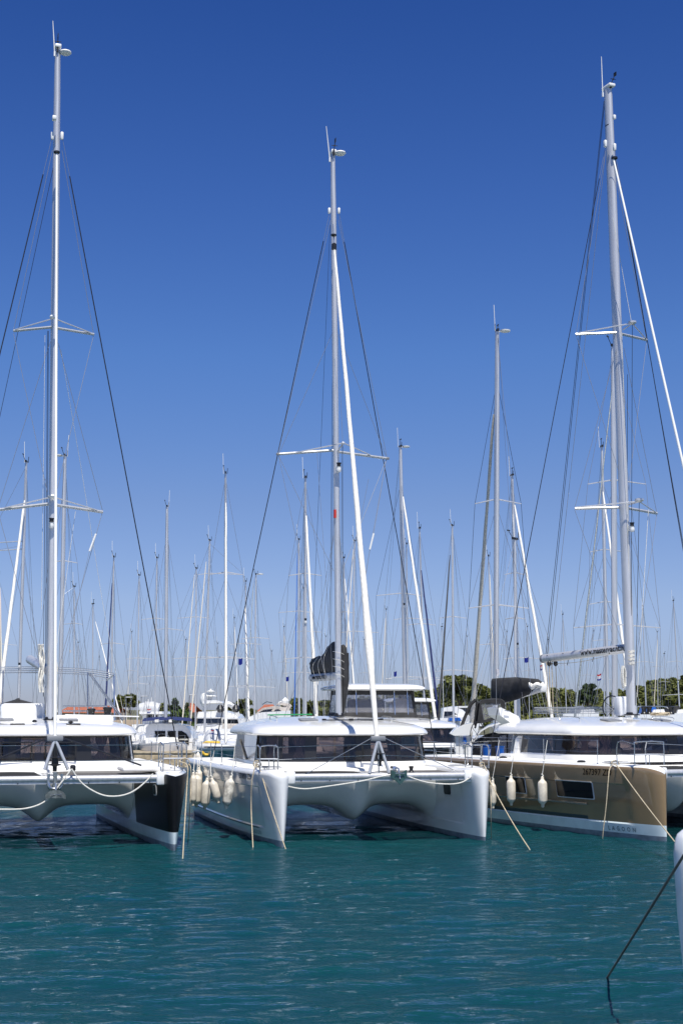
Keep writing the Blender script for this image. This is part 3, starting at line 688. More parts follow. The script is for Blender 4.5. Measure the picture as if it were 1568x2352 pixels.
# helm station with hard top and clear enclosure on the coachroof
def enclosure(E, x0, x1, y0, y1, z0, z1, post=(), lean=.1, cloth='canvas', top=True, frame='black'):
    def rg(z, g=0, l=0): 
        rr = .25; out = []
        for sx, sy, cx_, cy_, a0 in ((1, 1, x1, y1, 0), (-1, 1, x0, y1, 90), (-1, -1, x0, y0, 180), (1, -1, x1, y0, 270)):
            for da in (0, 30, 60, 90):
                a = R(a0+da); out.append(V(cx_-sx*(rr+g)+math.cos(a)*rr, cy_-sy*(rr+g)+math.sin(a)*rr+(l if sy < 0 else 0), z))
        return out
    g = MB().loft([rg(z0+.16), rg((z0+z1)/2, .03, lean/2), rg(z1-.12, .07, lean)], True).build('clear_screen', 'vinyl', E)
    MB().loft([rg(z0, -.06), rg(z0+.10, -.04), rg(z0+.17, -.008)], True).loft([rg(z1-.13, .062, lean-.005), rg(z1+.0, .06, lean)], True).build('screen_border', cloth, g)
    for px in post:
        MB().tube([V(px, y0-.02, z0+.1), V(px, y0+lean-.01, z1)], .022, 6).build('screen_post', 'steel', g)
    for sx, xx in ((-1, x0), (1, x1)):
        for yy, l in ((y0, lean), (y1, 0)): MB().tube([V(xx-sx*.05, yy+(.05 if yy == y0 else -.05), z0), V(xx-sx*.14, yy+(.08 if yy == y0 else -.08)+l, z1)], .05, 8).build('screen_corner', cloth, g)
    if top:
        def rt(z, g):
            return [V(p.x, p.y, z) for p in rg(z, g)]
        MB().loft([rt(z1-.0, 0), rt(z1+.01, -.20), rt(z1+.06, -.27), rt(z1+.12, -.24), rt(z1+.18, -.10), rt(z1+.22, .15), rt(z1+.235, .5)], True, True, True).build('hard_top', 'gel', E, ang=60)
    return g
pL, pR = fc.L(781, 1642, 7.6), fc.L(962, 1642, 7.6)
zt_ = fc.L(870, 1586, 7.6).z
enclosure(C, pL.x, pR.x-.05, 7.6, 9.4, 3.38, zt_, post=(pL.x+.55, pL.x+1.85, pL.x+2.3))
MB().box((pL.x+1.2, 8.9, 3.75), (1.3, .3, .5), bev=.12).build('helm_seat', 'canvas', C)
MB().box((pL.x+2.2, 8.2, 3.72), (.5, .3, .6), bev=.1).build('helm_console', 'uphol', C)
MB().tube([fc.L(742, 1654, 5.15), fc.L(880, 1653, 5.3)], .018, 6).box(fc.L(744, 1653, 5.15), (.12, .08, .06)).box(fc.L(806, 1653, 5.2), (.12, .1, .07)).box(fc.L(875, 1652, 5.3), (.12, .08, .06)).build('traveller_track', 'black', C)
tubeobj('roof_trim', [V(-1.7, 8.6, 3.47), V(-.2, 8.6, 3.49)], .02, 'greenl', C)
MB().tube(smooth([fc.L(553, 1700, 5.6), fc.L(566, 1742, 6.5)], 3), .05, 6).build('cabin_strut', 'black', C)

# ================================================================= CATAMARAN WITH BLACK BOW PANEL
gl_ = ground(401, 1952); yawL = R(16.5); hsL = 3.10
fl = Frame((gl_.x-hsL*math.cos(yawL), gl_.y-hsL*math.sin(yawL)), yawL)
Lc = empty('catamaran', 'catamaran with black panel round its bow and bare headsail foil, bimini frame above the roof', 'catamaran', fl.o, yawL)
hL = Hull(hsL, 1.05, .62, zd=1.98, recess=0, dip=.05)
def fnL(side):
    def fn(outer, j, y):
        if outer is None: return 3
        if j >= 14: return 1
        if j in (11, 12, 13): return 2
        if side > 0 and j >= 2 and (outer or y < 4.2): return 4
        return 0
    return fn
for s in (-1, 1): hull_mesh(hL, s, Lc, 'hull', ['gel', 'anti', 'stripe', 'deck', 'wrap'], fnL(s))
bridgedeck(Lc, hL, 4.1, zu=.86, nac=.42)
cabin(Lc, 2.95, 4.8, 10.5, zb=2.14, zt=2.87, mull=((8, 10), (15.4, 16.2), (20.2, 23), (28.5, 29.3), (31.5, 32.6)), curt=(14, 25, 30.6), corner=((32.2, 35.5), (.5, 3.8)))
pane(Lc, fl, 2, 1705, 74, 1742, 4.72); pane(Lc, fl, 105, 1705, 175, 1740, 4.72)
foreend(Lc, hL, 4.05, zb=1.83)
A = tripod(Lc, fl, (127, 1698), (103, 1768), (157, 1768), stays=((-40, 1758), (325, 1758)))
MB().tube([A-V(0, 0, .12), V(A.x, .56, A.z-.5)], [.05, .055], 10).build('foil_cover', 'black', Lc)
furler(Lc, fl.L(127, 1745, .6))
tubeobj('tack_toggle', [V(A.x, .55, 1.9), V(A.x, .55, 1.6)], .03, 'steel', Lc)
u = fl.L(127, 1800, .45)
MB().tube(smooth([u+V(-.17, 0, .25), u+V(-.17, 0, -.0), u+V(-.1, -.02, -.12), u+V(.1, -.02, -.12), u+V(.17, 0, 0), u+V(.17, 0, .25)], 4), .045, 8).build('bow_roller', 'steel', Lc)
MB().tube([u+V(0, 0, .3), u+V(0, 0, -.15)], [.06, .04], 8).build('anchor_chain', 'anchor', Lc)
def spade(E, c, s=1, m='dspade'):
    c = Vector(c); mb = MB()
    top = [(-1, -.05), (-.75, .35), (-.3, .6), (0, .62), (.3, .6), (.75, .35), (1, -.05)]; bot = [(-1, -.25), (-.6, -.05), (-.3, -.05), (0, -.1), (.3, -.05), (.6, -.05), (1, -.25)]
    for yy in (0, .05): mb.loft([[c+V(x*.36*s, yy-.15*(1-abs(x)), z*.3*s) for x, z in top], [c+V(x*.36*s, yy-.15*(1-abs(x))-.1, z*.3*s-.05) for x, z in bot]], False)
    a = mb.build('anchor', m, E); MB().tube([c+V(-.2*s, -.2, .02), c+V(.2*s, -.2, .03)], .014*s, 6).tube([c+V(0, -.1, .05), c+V(0, .0, .3)], .03, 6).build('shank', 'steel', a)
spade(Lc, fl.L(128, 1826, .3), .72)
fpn = patch(hL, 1, False, 1.15, 1.48, 1.32, 1.62, .014, rad=.08).build('porthole', 'lgrey', Lc); patch(hL, 1, False, 1.19, 1.44, 1.35, 1.59, .022, rad=.06).build('porthole_pane', 'dglass', fpn)
pulpit(Lc, hsL+.12, .85, hL.zd, .62, .7, .74); pulpit(Lc, -hsL-.12, .85, hL.zd, .62, .7, .74)
cleat(Lc, (hsL+.38, .9, hL.zd+.01), .5)
hatch(Lc, (hsL-.0, 2.5, 2.0), .7, .6)
MB().box((hsL-.55, 1.9, 2.02), (1.3, 1.2, .12), bev=.06).build('deck_locker', 'deck', Lc)
for s in (-1, 1): lifelines(Lc, hL, s, 1.6, 9.6, 5, hL.zd)
for dz in (.70, .30):
    tubeobj('bow_lifeline', [V(-hsL, .85, hL.zd+dz), V(A.x-.2, .62, A.z-.14-(.72-dz)*1.0), V(A.x+.2, .62, A.z-.14-(.72-dz)*1.0), V(hsL-.2, .85, hL.zd+dz)], .009, 'steel', Lc, 5)
mo, B, T = mast(Lc, fl, (115, 1652), (133, 113), .116, ant=((126, 121), (122, 48)), vane=((133, 112), (134, 82)), dish=(151, 121), taper=.82)
for x, y in ((121, 312), (143, 312)): MB().box(fl.L(x, y, 7.1), (.10, .1, .26), bev=.03).build('shroud_tang', 'plastic', mo)
MB().box(fl.L(129, 272, 6.9)+V(-.05, 0, 0), (.13, .2, .13), bev=.02).build('deck_light', 'plastic', mo)
cap_shroud(Lc, fl, (120, 316, 7.1), (-225, 1750, 8.6), 405, .018); cap_shroud(Lc, fl, (144, 316, 7.1), (413, 1745, 8.6), 405, .018)
for a, b in (((121, 345, 7.1), (32, 758, 7.6)), ((143, 345, 7.1), (215, 766, 7.6)), ((32, 766, 7.6), (109, 1130, 6.9)), ((215, 772, 7.6), (130, 1130, 6.9)),
             ((116, 785, 7.1), (-4, 1168, 7.6)), ((134, 788, 7.1), (236, 1173, 7.6)), ((-4, 1174, 7.6), (106, 1580, 6.9)), ((235, 1179, 7.6), (122, 1580, 6.9))):
    line(Lc, fl, a, b, .0085, 'wire')
for a, b in (((130, 352, 7.2), (-170, 1750, 10)), ((129, 360, 7.2), (108, 1560, 7.3)), ((110, 760, 7.3), (104, 1640, 7.2)), ((112, 760, 7.3), (107, 1640, 7.2)), ((122, 800, 7.3), (127, 1640, 7.3)), ((104, 1100, 7.2), (100, 1600, 7.2))):
    line(Lc, fl, a, b, .009, 'bwire', 'halyard')
for a, b in (((140, 802, 7.2), (188, 1082, 8.5)), ((188, 1082, 8.5), (236, 1383, 9.5)), ((236, 1383, 9.5), (287, 1655, 10.2)), ((174, 1175, 7.5), (120, 1560, 7.0)), ((104, 770, 7.1), (96, 1400, 7.2))):
    line(Lc, fl, a, b, .007, 'wrope', 'lazy_jack')
s1 = MB().tube([fl.L(32, 760, 7.6), fl.L(122, 751, 7.0)], .045, 8).tube([fl.L(216, 768, 7.6), fl.L(128, 753, 7.0)], .045, 8).build('spreader', 'alu', mo)
MB().tube([fl.L(36, 757, 7.5), fl.L(121, 732, 6.6)], .022, 6).tube([fl.L(208, 764, 7.5), fl.L(127, 732, 6.6)], .022, 6).build('spreader_strut', 'alu', mo)
s1 = MB().tube([fl.L(-5, 1171, 7.6), fl.L(116, 1157, 7.0)], .05, 8).tube([fl.L(236, 1176, 7.6), fl.L(124, 1159, 7.0)], .05, 8).build('spreader', 'alu', mo)
MB().tube([fl.L(10, 1167, 7.5), fl.L(113, 1143, 6.6)], .022, 6).tube([fl.L(224, 1172, 7.5), fl.L(128, 1143, 6.6)], .022, 6).build('spreader_strut', 'alu', mo)
MB().lathe(fl.L(120, 1140, 6.55), [(.1, -.05), (.13, 0), (.1, .05), (0, .06)], 14).build('strut_cap', 'plastic', mo); MB().lathe(fl.L(122, 728, 6.55), [(.08, -.05), (.1, 0), (.08, .05), (0, .06)], 14).build('strut_cap', 'plastic', mo)
mlight(mo, fl.L(118, 1203, 6.7)+V(0, -.14, 0), 1.2)
p0, p1 = fl.L(221, 1226, 7.3), fl.L(206, 1266, 7.3); MB().tube([p0, p1], .03, 8).build('signal_light', 'plastic', Lc); line(Lc, fl, (206, 1266, 7.3), (128, 1600, 6.9), .006)
furl(Lc, fl, (131, 352, 6.55), (127, 1698, .7), [(0, .035), (1, .045)], 'plastic', 'headsail_foil', wob=.0)
MB().lathe(fl.L(131, 350, 6.55), [(.05, -.05), (.1, -.02), (.1, .03), (.04, .06)], 12).build('halyard_swivel', 'black', Lc)
b1 = fl.L(70, 1515, 11.5); b0 = fl.L(112, 1540, 7.0); MB().tube([b1, b0], .15, 14).build('boom', 'alu', Lc)
for k in range(9):
    x = 96+random.uniform(-5, 4); pts = [fl.L(x+random.uniform(-3, 3), 1480+j*22, 6.5+random.uniform(-.1, .1)) for j in range(6)]
    tubeobj('hanging_rope', smooth(pts, 3), .022, 'wrope', mo, 5)
for k in range(7):
    x = 128+random.uniform(0, 4); pts = [fl.L(x+random.uniform(-2, 2), 1480+j*26, 6.9) for j in range(7)]
    tubeobj('hanging_rope', smooth(pts, 3), .014, 'wrope', mo, 5)
# bimini frame: bowed rails over the cockpit
bf = MB(); yb = 9.3
for k in range(4):
    yy = yb+k*.38; bf.tube(smooth([fl.L(-60, 1534+k*4.2, yy), fl.L(80, 1532+k*4.3, yy), fl.L(200, 1537+k*4.4, yy), fl.L(263-k*4, 1547+k*4.2, yy)], 5), .016, 6)
bf.tube([fl.L(263, 1549, yb), fl.L(246, 1563, yb+2)], .022, 6)
bo = bf.build('bimini_frame', 'steel', Lc)
for a, b in (((202, 1545, yb), (202, 1650, 8.5)), ((8, 1540, yb), (6, 1652, 8.5)), ((262, 1552, yb), (264, 1655, 9)), ((205, 1547, yb), (282, 1655, 8.6)), ((207, 1546, yb), (285, 1652, 8.7))):
    tubeobj('frame_post', [fl.L(*a), fl.L(*b)], .026, 'steel', bo)
# roof gear
zr = 3.42
MB().box(fl.L(52, 1636, 7.8), (1.35, .8, .55), bev=.12).build('helm_console', 'gel', Lc)
cv = MB(); rings = []
for y in (7.9, 8.1, 9.4):
    a, b = fl.L(3, 1615, 8.0).x, fl.L(88, 1615, 8.0).x; zt2, zb2 = fl.L(40, 1603 if y > 8 else 1606, 8.0).z, fl.L(40, 1624, 8.0).z
    rings.append([V(a, y, zb2), V(a+.08, y, zt2-.16), V(a+.5, y, zt2-.04), V((a+b)/2, y, zt2), V(b-.6, y, zt2-.03), V(b-.1, y, zt2-.16), V(b, y, zb2)])
cv.loft(rings, True, True, True).build('helm_cover', 'canvas', Lc)
MB().box(fl.L(182, 1655, 7.2), (2.0, 1.2, .34), bev=.1).build('sunbed_base', 'gel', Lc)
for x, s_ in ((210, 1.5), (247, 1.7)): winch(Lc, fl.L(x, 1653, 8.2), s_)
for z_ in (1622, 1633): tubeobj('roof_rail', [fl.L(145, z_, 9), fl.L(245, z_, 9), fl.L(250, z_+4, 9), fl.L(250, 1650, 9)], .026, 'steel', Lc)
MB().tube([fl.L(150, 1642, 7.5), fl.L(320, 1646, 8.0)], .02, 6).build('roof_trim', 'gel', Lc)
for x in (41, 169): MB().box(fl.L(x, 1665, 5.4), (.42, .12, .09), bev=.02).build('rope_organiser', 'black', Lc)
for x, y in ((80, 1660), (82, 1674), (115+48, 1662)): MB().lathe(fl.L(x, y-3, 5.4), [(.03, -.03), (.09, 0), (.03, .05)], 10).build('deck_block', 'black', Lc)
MB().box(fl.L(98, 1669, 5.2)+V(0, 0, .0), (.2, .02, .05)).build('sticker', 'yellow', Lc)
tubeobj('reefing_line', [fl.L(-20, 1662, 5.5), fl.L(41, 1664, 5.5), fl.L(110, 1660, 5.8)], .012, 'bwire', Lc)
tubeobj('reefing_line', [fl.L(120, 1661, 5.8), fl.L(168, 1663, 5.5)], .012, 'bwire', Lc)
MB().tube(smooth([fl.L(312, 1676, 5.2), fl.L(320, 1668, 5.2), fl.L(332, 1667, 5.2)], 3), .022, 6).build('grab_rail', 'steel', Lc)

# ================================================================= BRONZE CATAMARAN
gr_ = ground(1530, 1934); yawR = R(24); hsR = 3.25
fr = Frame((gr_.x+hsR*math.cos(yawR), gr_.y+hsR*math.sin(yawR)), yawR)
Rc = empty('catamaran', 'bronze brown catamaran with bare boom, number 267397 ZD on its bow', 'catamaran', fr.o, yawR)
hR = Hull(hsR, 1.05, .65, WA=.85, zd=2.06, recess=.03)
def fnR(outer, j, y):
    if outer is None: return 3
    if j >= 14: return 1
    if j in (11, 12, 13): return 2
    if j == 10 and outer and y > 3.4: return 5
    if j >= 2: return 4
    return 0
for s in (-1, 1): hull_mesh(hR, s, Rc, 'hull', ['gel', 'anti', 'stripe', 'deck', 'brown', 'dstripe'], fnR)
bridgedeck(Rc, hR, 3.6, zu=.86)
cabin(Rc, 2.75, 4.1, 9.6, zb=2.24, zt=2.84, mull=((10, 11.5), (18, 19)), curt=(4, 9), side_pillar=False)
foreend(Rc, hR, 3.5, zb=1.86)
# side windows, the ledge below them
wins = []
for p0, p1 in (((1161, 1776), (1202, 1811)), ((1278, 1784), (1351, 1823))):
    lx = -(hsR+(.92 if p0[0] < 1200 else .78)); a, b = fr.LX(p0[0], p0[1], lx), fr.LX(p1[0], p1[1], lx)
    y0, y1 = sorted((a.y, b.y)); z0, z1 = sorted((a.z, b.z)); wins.append((y0, y1, z0, z1))
    f = patch(hR, -1, True, y0-.03, y1+.03, 1.02, 1.54, .014, rad=.04).build('hull_window', 'lgrey', Rc)
    patch(hR, -1, True, y0+.005, y1-.005, 1.05, 1.51, .030, rad=.04).build('window_pane', 'dglass', f)
lg = MB(); rings = []
for y in [2.9+i*.45 for i in range(20)]:
    rings.append([hR.pt(-1, True, y, .93, -.02), hR.pt(-1, True, y, .92, .045), hR.pt(-1, True, y, .90, .05), hR.pt(-1, True, y, .84, -.01)])
lg.loft(rings, False).build('hull_ledge', 'brown', Rc)
hull_text(hR, -1, True, '267397 ZD', 2.90, 1.74, .26, Rc, 'ink', shear=.2, name='registration_number')
hull_text(hR, -1, True, 'LAGOON', 2.12, .20, .17, Rc, 'inkt', spacing=1.9, name='hull_lettering')
pulpit(Rc, -hsR+.05, .75, hR.zd, 1.0, .8, .66)
cleat(Rc, (-hsR-.45, 1.9, hR.zd+.01), 1.4)
lifelines(Rc, hR, -1, 2.4, 10.2, 4, hR.zd, hh=.68)
tubeobj('bow_lifeline', [V(-hsR, .75, hR.zd+.62), V(0, .5, hR.zd+.45)], .009, 'steel', Rc)
tubeobj('bow_lifeline', [V(-hsR, .75, hR.zd+.3), V(0, .5, hR.zd+.15)], .009, 'steel', Rc)
hatch(Rc, (-hsR-.0, 2.3, 2.1), .6, .6)
for y in (3.6, 8.2): MB().lathe((-hsR-.35, y, hR.zd), [(.13, 0), (.13, .03), (.09, .06), (0, .07)], 14).build('deck_vent', 'black', Rc)
mo, B, T = mast(Rc, fr, (1450, 1641), (1395, 203), .142, ant=((1383, 215), (1380, 130)), vane=((1401, 196), (1412, 170)), taper=.88)
mlight(mo, fr.L(1444, 1212, 6.6)+V(0, -.16, 0), 1.2)
for x, y in ((1389, 330), (1410, 338)): MB().box(fr.L(x, y, 7.0), (.10, .12, .26), bev=.03).build('shroud_tang', 'plastic', mo)
MB().box(fr.L(1407, 474, 7)*0+fr.L(1402, 274, 6.9)+V(0, -.2, 0), (.1, .1, .16), bev=.02).build('deck_light', 'plastic', mo)
cap_shroud(Rc, fr, (1389, 338, 7.1), (1120, 1745, 8.6), 415, .015); cap_shroud(Rc, fr, (1411, 345, 7.1), (1650, 1745, 8.6), 430, .015)
line(Rc, fr, (1411, 360, 7.4), (1655, 1745, 9.4), .012, 'bwire', 'shroud')
for a, b in (((1390, 345, 7.0), (1322, 766, 7.6)), ((1322, 770, 7.6), (1434, 1128, 6.9)), ((1484, 783, 7.6), (1441, 1130, 6.9)), ((1418, 790, 7.0), (1319, 1166, 7.6)), ((1432, 800, 7.0), (1507, 1177, 7.6)),
             ((1319, 1172, 7.6), (1440, 1510, 6.9)), ((1507, 1182, 7.6), (1453, 1560, 6.9)), ((1405, 365, 7.0), (1484, 779, 7.6)), ((1390, 345, 7.4), (1268, 1470, 11))):
    line(Rc, fr, a, b, .0085)
for a, b in (((1386, 232, 7.6), (1252, 1506, 11.8)), ((1388, 232, 7.7), (1256, 1506, 11.8)), ((1451, 745, 6.3), (1448, 1600, 6.6)), ((1440, 860, 6.8), (1438, 1490, 7.0)), ((1467, 1152, 6.3), (1458, 1620, 6.4))):
    line(Rc, fr, a, b, .010, 'bwire', 'halyard')
for a, b in (((1406, 500, 6.6), (1449, 740, 6.4)), ((1427, 765, 6.6), (1448, 1480, 6.6)), ((1488, 1170, 7.2), (1462, 1600, 6.6))):
    line(Rc, fr, a, b, .009, 'wrope', 'halyard')
furl(Rc, fr, (1408, 366, 6.55), (1722, 1745, .7), [(0, .036), (1, .05)], 'plastic', 'headsail_foil', wob=.0)
MB().lathe(fr.L(1410, 363, 6.55), [(.05, -.06), (.11, -.03), (.11, .03), (.04, .06)], 12).build('halyard_swivel', 'black', Rc)
MB().tube([fr.L(1321, 768, 7.6), fr.L(1420, 764, 7.0)], .045, 8).tube([fr.L(1484, 781, 7.6), fr.L(1426, 767, 7.0)], .05, 8).build('spreader', 'alu', mo)
MB().tube([fr.L(1326, 765, 7.5), fr.L(1447, 743, 6.2)], .024, 6).tube([fr.L(1430, 757, 6.8), fr.L(1451, 743, 6.2)], .024, 6).tube([fr.L(1482, 778, 7.5), fr.L(1453, 745, 6.2)], .022, 6).lathe(fr.L(1451, 742, 6.2), [(.07, -.05), (.14, 0), (.14, .06), (0, .1)], 14).build('spreader_strut', 'alu', mo)
MB().tube([fr.L(1319, 1168, 7.6), fr.L(1434, 1165, 7.0)], .05, 8).tube([fr.L(1507, 1179, 7.6), fr.L(1440, 1167, 7.0)], .05, 8).build('spreader', 'alu', mo)
MB().tube([fr.L(1324, 1165, 7.5), fr.L(1464, 1152, 6.2)], .024, 6).tube([fr.L(1440, 1160, 6.8), fr.L(1467, 1152, 6.2)], .024, 6).tube([fr.L(1504, 1176, 7.5), fr.L(1469, 1153, 6.2)], .022, 6).lathe(fr.L(1467, 1150, 6.2), [(.07, -.05), (.15, 0), (.15, .06), (0, .1)], 14).build('spreader_strut', 'alu', mo)
b1, b0 = fr.L(1247, 1513, 11.6), fr.L(1440, 1489, 7.0)
bm = MB().tube([b1, b0], .155, 16).build('boom', 'alu', Rc)
MB().tube([b1-(b0-b1).normalized()*.04, b1+(b0-b1).normalized()*.08], .16, 14).build('boom_end', 'grey', bm)
bl = (b0-b1).length
boom_text(bm, b1, b0, .155, bl*.50, text_mesh('www.masteryachting.hr', .285), -.07)
for x, l in ((1262, .5), (1300, .4), (1358, .35)): 
    p = b1.lerp(b0, (x-1247)/193); tubeobj('boom_tie', smooth([p+V(-.16, -.05, .1), p+V(0, -.18, -.05), p+V(.05, -.05, -.16-l*.4), p+V(.12, 0, -.15)], 4), .012, 'black', bm, 5)
tubeobj('reefing_line', sag(b1+V(.1, -.1, -.16), b1.lerp(b0, .75)+V(0, -.1, -.16), .1), .008, 'rope', bm)
for x in (1254, 1260, 1266, 1275): tubeobj('mainsheet', [fr.L(x, 1516 if x > 1270 else 1522, 11.0), fr.L(x+4, 1642, 11.0)], .016, 'rope', Rc)
for x in (1260, 1275): MB().lathe(fr.L(x, 1524, 11.0), [(.03, -.1), (.08, -.04), (.08, .04), (.03, .1)], 8).build('sheet_block', 'black', Rc)
coil(mo, fr.L(1431, 1555, 6.2), .16, 'wrope', 9, 'hanging_rope', .022, True)
for k in range(4): coil(mo, fr.L(1449, 1500+k*9, 6.3), .10, 'wrope', 2, 'rope_coil', .014)
wh = MB(); cw = fr.L(1409, 1629, 8.8)
wh.tube([cw+V(.46*math.cos(a), .1*math.sin(a), .46*math.sin(a)) for a in [2*math.pi*i/28 for i in range(29)]], .022, 6, cap=False)
for i in range(5): wh.tube([cw, cw+V(.44*math.cos(i*1.256), .1*math.sin(i*1.256), .44*math.sin(i*1.256))], .010, 5)
wh.build('steering_wheel', 'black', Rc)
MB().box(fr.L(1431, 1622, 8.3), (.58, .4, .66), bev=.07).build('helm_console', 'gel', Rc)
for k in range(5): tubeobj('roof_rail', [fr.L(1226, 1625+k*3.4, 10.5+k*.2), fr.L(1432, 1624+k*3.4, 9.0+k*.2)], .016, 'steel', Rc)
tubeobj('roof_rail', smooth([fr.L(1462, 1641, 9), fr.L(1462, 1624, 9), fr.L(1475, 1623, 9), fr.L(1530, 1624, 9), fr.L(1536, 1640, 9)], 4), .022, 'steel', Rc)
for x in (1478, 1490, 1540): winch(Rc, fr.L(x, 1641, 8.4), 1.2)
coil(Rc, fr.L(1515, 1643, 7.6), .3, 'rope', 5, 'rope_coil', .02)
MB().tube([fr.L(1405, 1658, 6.2), fr.L(1540, 1656, 6.2)], .022, 6).box(fr.L(1450, 1656, 6.2), (.3, .12, .08)).box(fr.L(1408, 1657, 6.2), (.14, .1, .07)).build('traveller_track', 'black', Rc)
# the roof's white wing at its aft corner and the cockpit coaming
def slab(E, pts2, fr_, ly, thick, name, m, d=(0, 1, 0), bev=0):
    P = [fr_.L(x, y, ly) for x, y in pts2]; n = len(P); dv = Vector(d)*thick
    return MB().loft([P, [p+dv for p in P]], True, True, True).build(name, m, E)
slab(Rc, [(1144, 1626), (1150, 1625), (1190, 1645), (1198, 1664), (1184, 1668), (1172, 1660), (1148, 1643)], fr, 10.3, .8, 'roof_wing', 'gel')
MB().tube([fr.L(1158, 1632, 10.2), fr.L(1170, 1634, 10.2)], .02, 6).build('grab_rail', 'steel', Rc)
slab(Rc, [(1178, 1742), (1186, 1732), (1192, 1696), (1199, 1690), (1212, 1692), (1230, 1712), (1252, 1742)], fr, 8.6, .25, 'cockpit_coaming', 'gel')
MB().box(fr.L(1192, 1735, 9.0), (1.1, .8, .14), bev=.05).build('side_deck_step', 'gel', Rc)

# ================================================================= FENDERS
def fender(P, rad, ln, top, label, tilt=(0, 0), m='fender', ropes=1):
    P = Vector(P); e = empty('fender', label, 'fender', P, 0, 'cream fenders hanging beside the catamarans')
    r, h = rad, ln/2
    ax_ = V(tilt[0], tilt[1], 1)
    MB().lathe((0, 0, 0), [(.025, -h-.02), (.045, -h), (.05, -h+.06), (.55*r, -h+.10), (.86*r, -h+.14), (r, -h+.20), (1.01*r, 0), (r, h-.20), (.86*r, h-.14), (.55*r, h-.10), (.05, h-.06), (.045, h), (.025, h+.02)], 20, axis=ax_).build('fender_body', m, e)
    q = ax_.normalized()
    tubeobj('fender_rope', [q*(h+.02), q*(h+.12)+V(.01, 0, 0), Vector(top)-P], .011, 'wrope', e, 5)
    tubeobj('fender_knot', [q*(h-.01)+V(-.02, 0, 0), q*(h+.04)+V(.03, 0, 0), q*(h+.1)+V(-.02, 0, 0)], .022, 'wrope', e, 6)
def cfend(px, y0, y1, w, lx, top, label, f=fc, **k):
    p = f.LX(px, (y0+y1)/2, lx); a, b = f.LX(px, y0, lx), f.LX(px, y1, lx); ln = (a-b).length
    W = f.wor(p); sc = (W-EYE).length/F
    fender(W, w*sc/2, ln, f.wor(f.LX(*top, lx+.2)), label, **k)
sc_ = -(hsC+1.22)
cfend(525, 1783, 1857, 22, -(hsC+1.08), (541, 1700), 'scuffed cream fender with dark smears, alone beside the small square porthole', tilt=(.16, 0), m='fdirt')
cfend(494, 1787, 1845, 20, sc_, (482, 1742), 'cream fender swinging out of line between an upright fender and the dark smeared one', tilt=(-.28, 0))
cfend(473, 1788, 1858, 21, sc_-.05, (488, 1745), 'cream fender hanging lowest in the cluster of four at the hull number catamaran', tilt=(.08, 0))
cfend(452, 1776, 1853, 23, sc_-.08, (455, 1742), 'large cream fender nearest the black hull, hanging over the gap', tilt=(0, 0))
cfend(457, 1764, 1830, 18, sc_+.1, (460, 1735), 'cream fender half hidden behind the largest one in the gap')
cfend(444, 1775, 1850, 16, sc_-.35, (447, 1744), 'cream fender squeezed against the black hull behind the largest one')
rx = -(hsR+1.22)
cfend(1173, 1783, 1849, 20, rx+.02, (1184, 1700), 'cream fender hanging in front of the small hull window of the bronze catamaran', f=fr)
cfend(1245, 1785, 1853, 21, rx+.1, (1256, 1700), 'cream fender hanging between the two bronze hull windows', f=fr)
cfend(1131, 1793, 1856, 15, rx-.2, (1146, 1700), 'cream fender half hidden beside the white bow, next to the bronze hull', f=fr)

# ================================================================= MOORING LINES
def mline(name, pts, r, m, label): return tag(MB().tube(pts, r, 8).build(name, m), label, 'mooring line', 'mooring lines')
def W(f, l): return f.wor(Vector(l))
cb_ = W(fc, (-hsC-.30, 1.15, 2.03))
cbv = atY(594, 1757, cb_.y)
def knot(c, r=.06, m='rope'):
    return [c+V(r*math.cos(a)*1.2, -.02*math.sin(3*a), r*math.sin(a)+r*.3) for a in [i*.7 for i in range(14)]]
mline('mooring_line', knot(cbv)+sag(cbv, ground(657, 1953), .06)+[ground(657, 1953)+V(.02, -.1, -.3)], .014, 'rope', 'taut tan line slanting down from bow 270897 into the water')
e = ground(580, 1946); mline('mooring_line', knot(cbv+V(-.04, -.03, 0), .09)+smooth([cbv+V(-.08, -.15, .02), atY(584, 1768, cbv.y-.25), atY(578, 1800, cbv.y-.3), atY(577, 1860, cbv.y-.3), atY(581, 1945, e.y), ground(581, 1948)+V(0, 0, -.3)], 5), .014, 'rope', 'slack tan line hanging straight down from bow 270897')
c2 = atY(1106, 1757, W(fc, (hsC+.25, .6, 2)).y)
mline('mooring_line', knot(c2)+sag(c2, ground(1215, 1950), .10)+[ground(1215, 1950)+V(.1, -.1, -.3)], .015, 'rope', 'taut tan line crossing the gap between the white bow and the bronze hull')
mline('mooring_line', smooth([c2+V(.05, -.1, 0), atY(1119, 1775, c2.y-.4), atY(1126, 1800, c2.y-.45), atY(1127, 1880, c2.y-.45), ground(1127, 1918)+V(0, 0, -.3)], 5), .013, 'rope', 'slack tan line hanging beside the outer side of the white bow')
c3 = atY(1411, 1757, W(fr, (-hsR-.45, 1.7, 2)).y)
mline('mooring_line', knot(c3, .1)+sag(c3+V(0, -.3, 0), ground(1600, 1996), .06)+[ground(1600, 1996)+V(.1, -.1, -.3)], .015, 'rope', 'taut tan line slanting away from the bronze hull numbered 267397')
mline('mooring_line', smooth([c3+V(-.08, -.1, 0), atY(1399, 1766, c3.y-.35), atY(1396, 1790, c3.y-.5), atY(1391, 1850, c3.y-.6), atY(1383, 1922, c3.y-.6), ground(1383, 1926)+V(0, 0, -.3)], 5), .014, 'rope', 'slack tan line hanging down the bronze hull below its number')
c4 = atY(424, 1755, W(fl, (hsL+.4, .8, 2)).y)
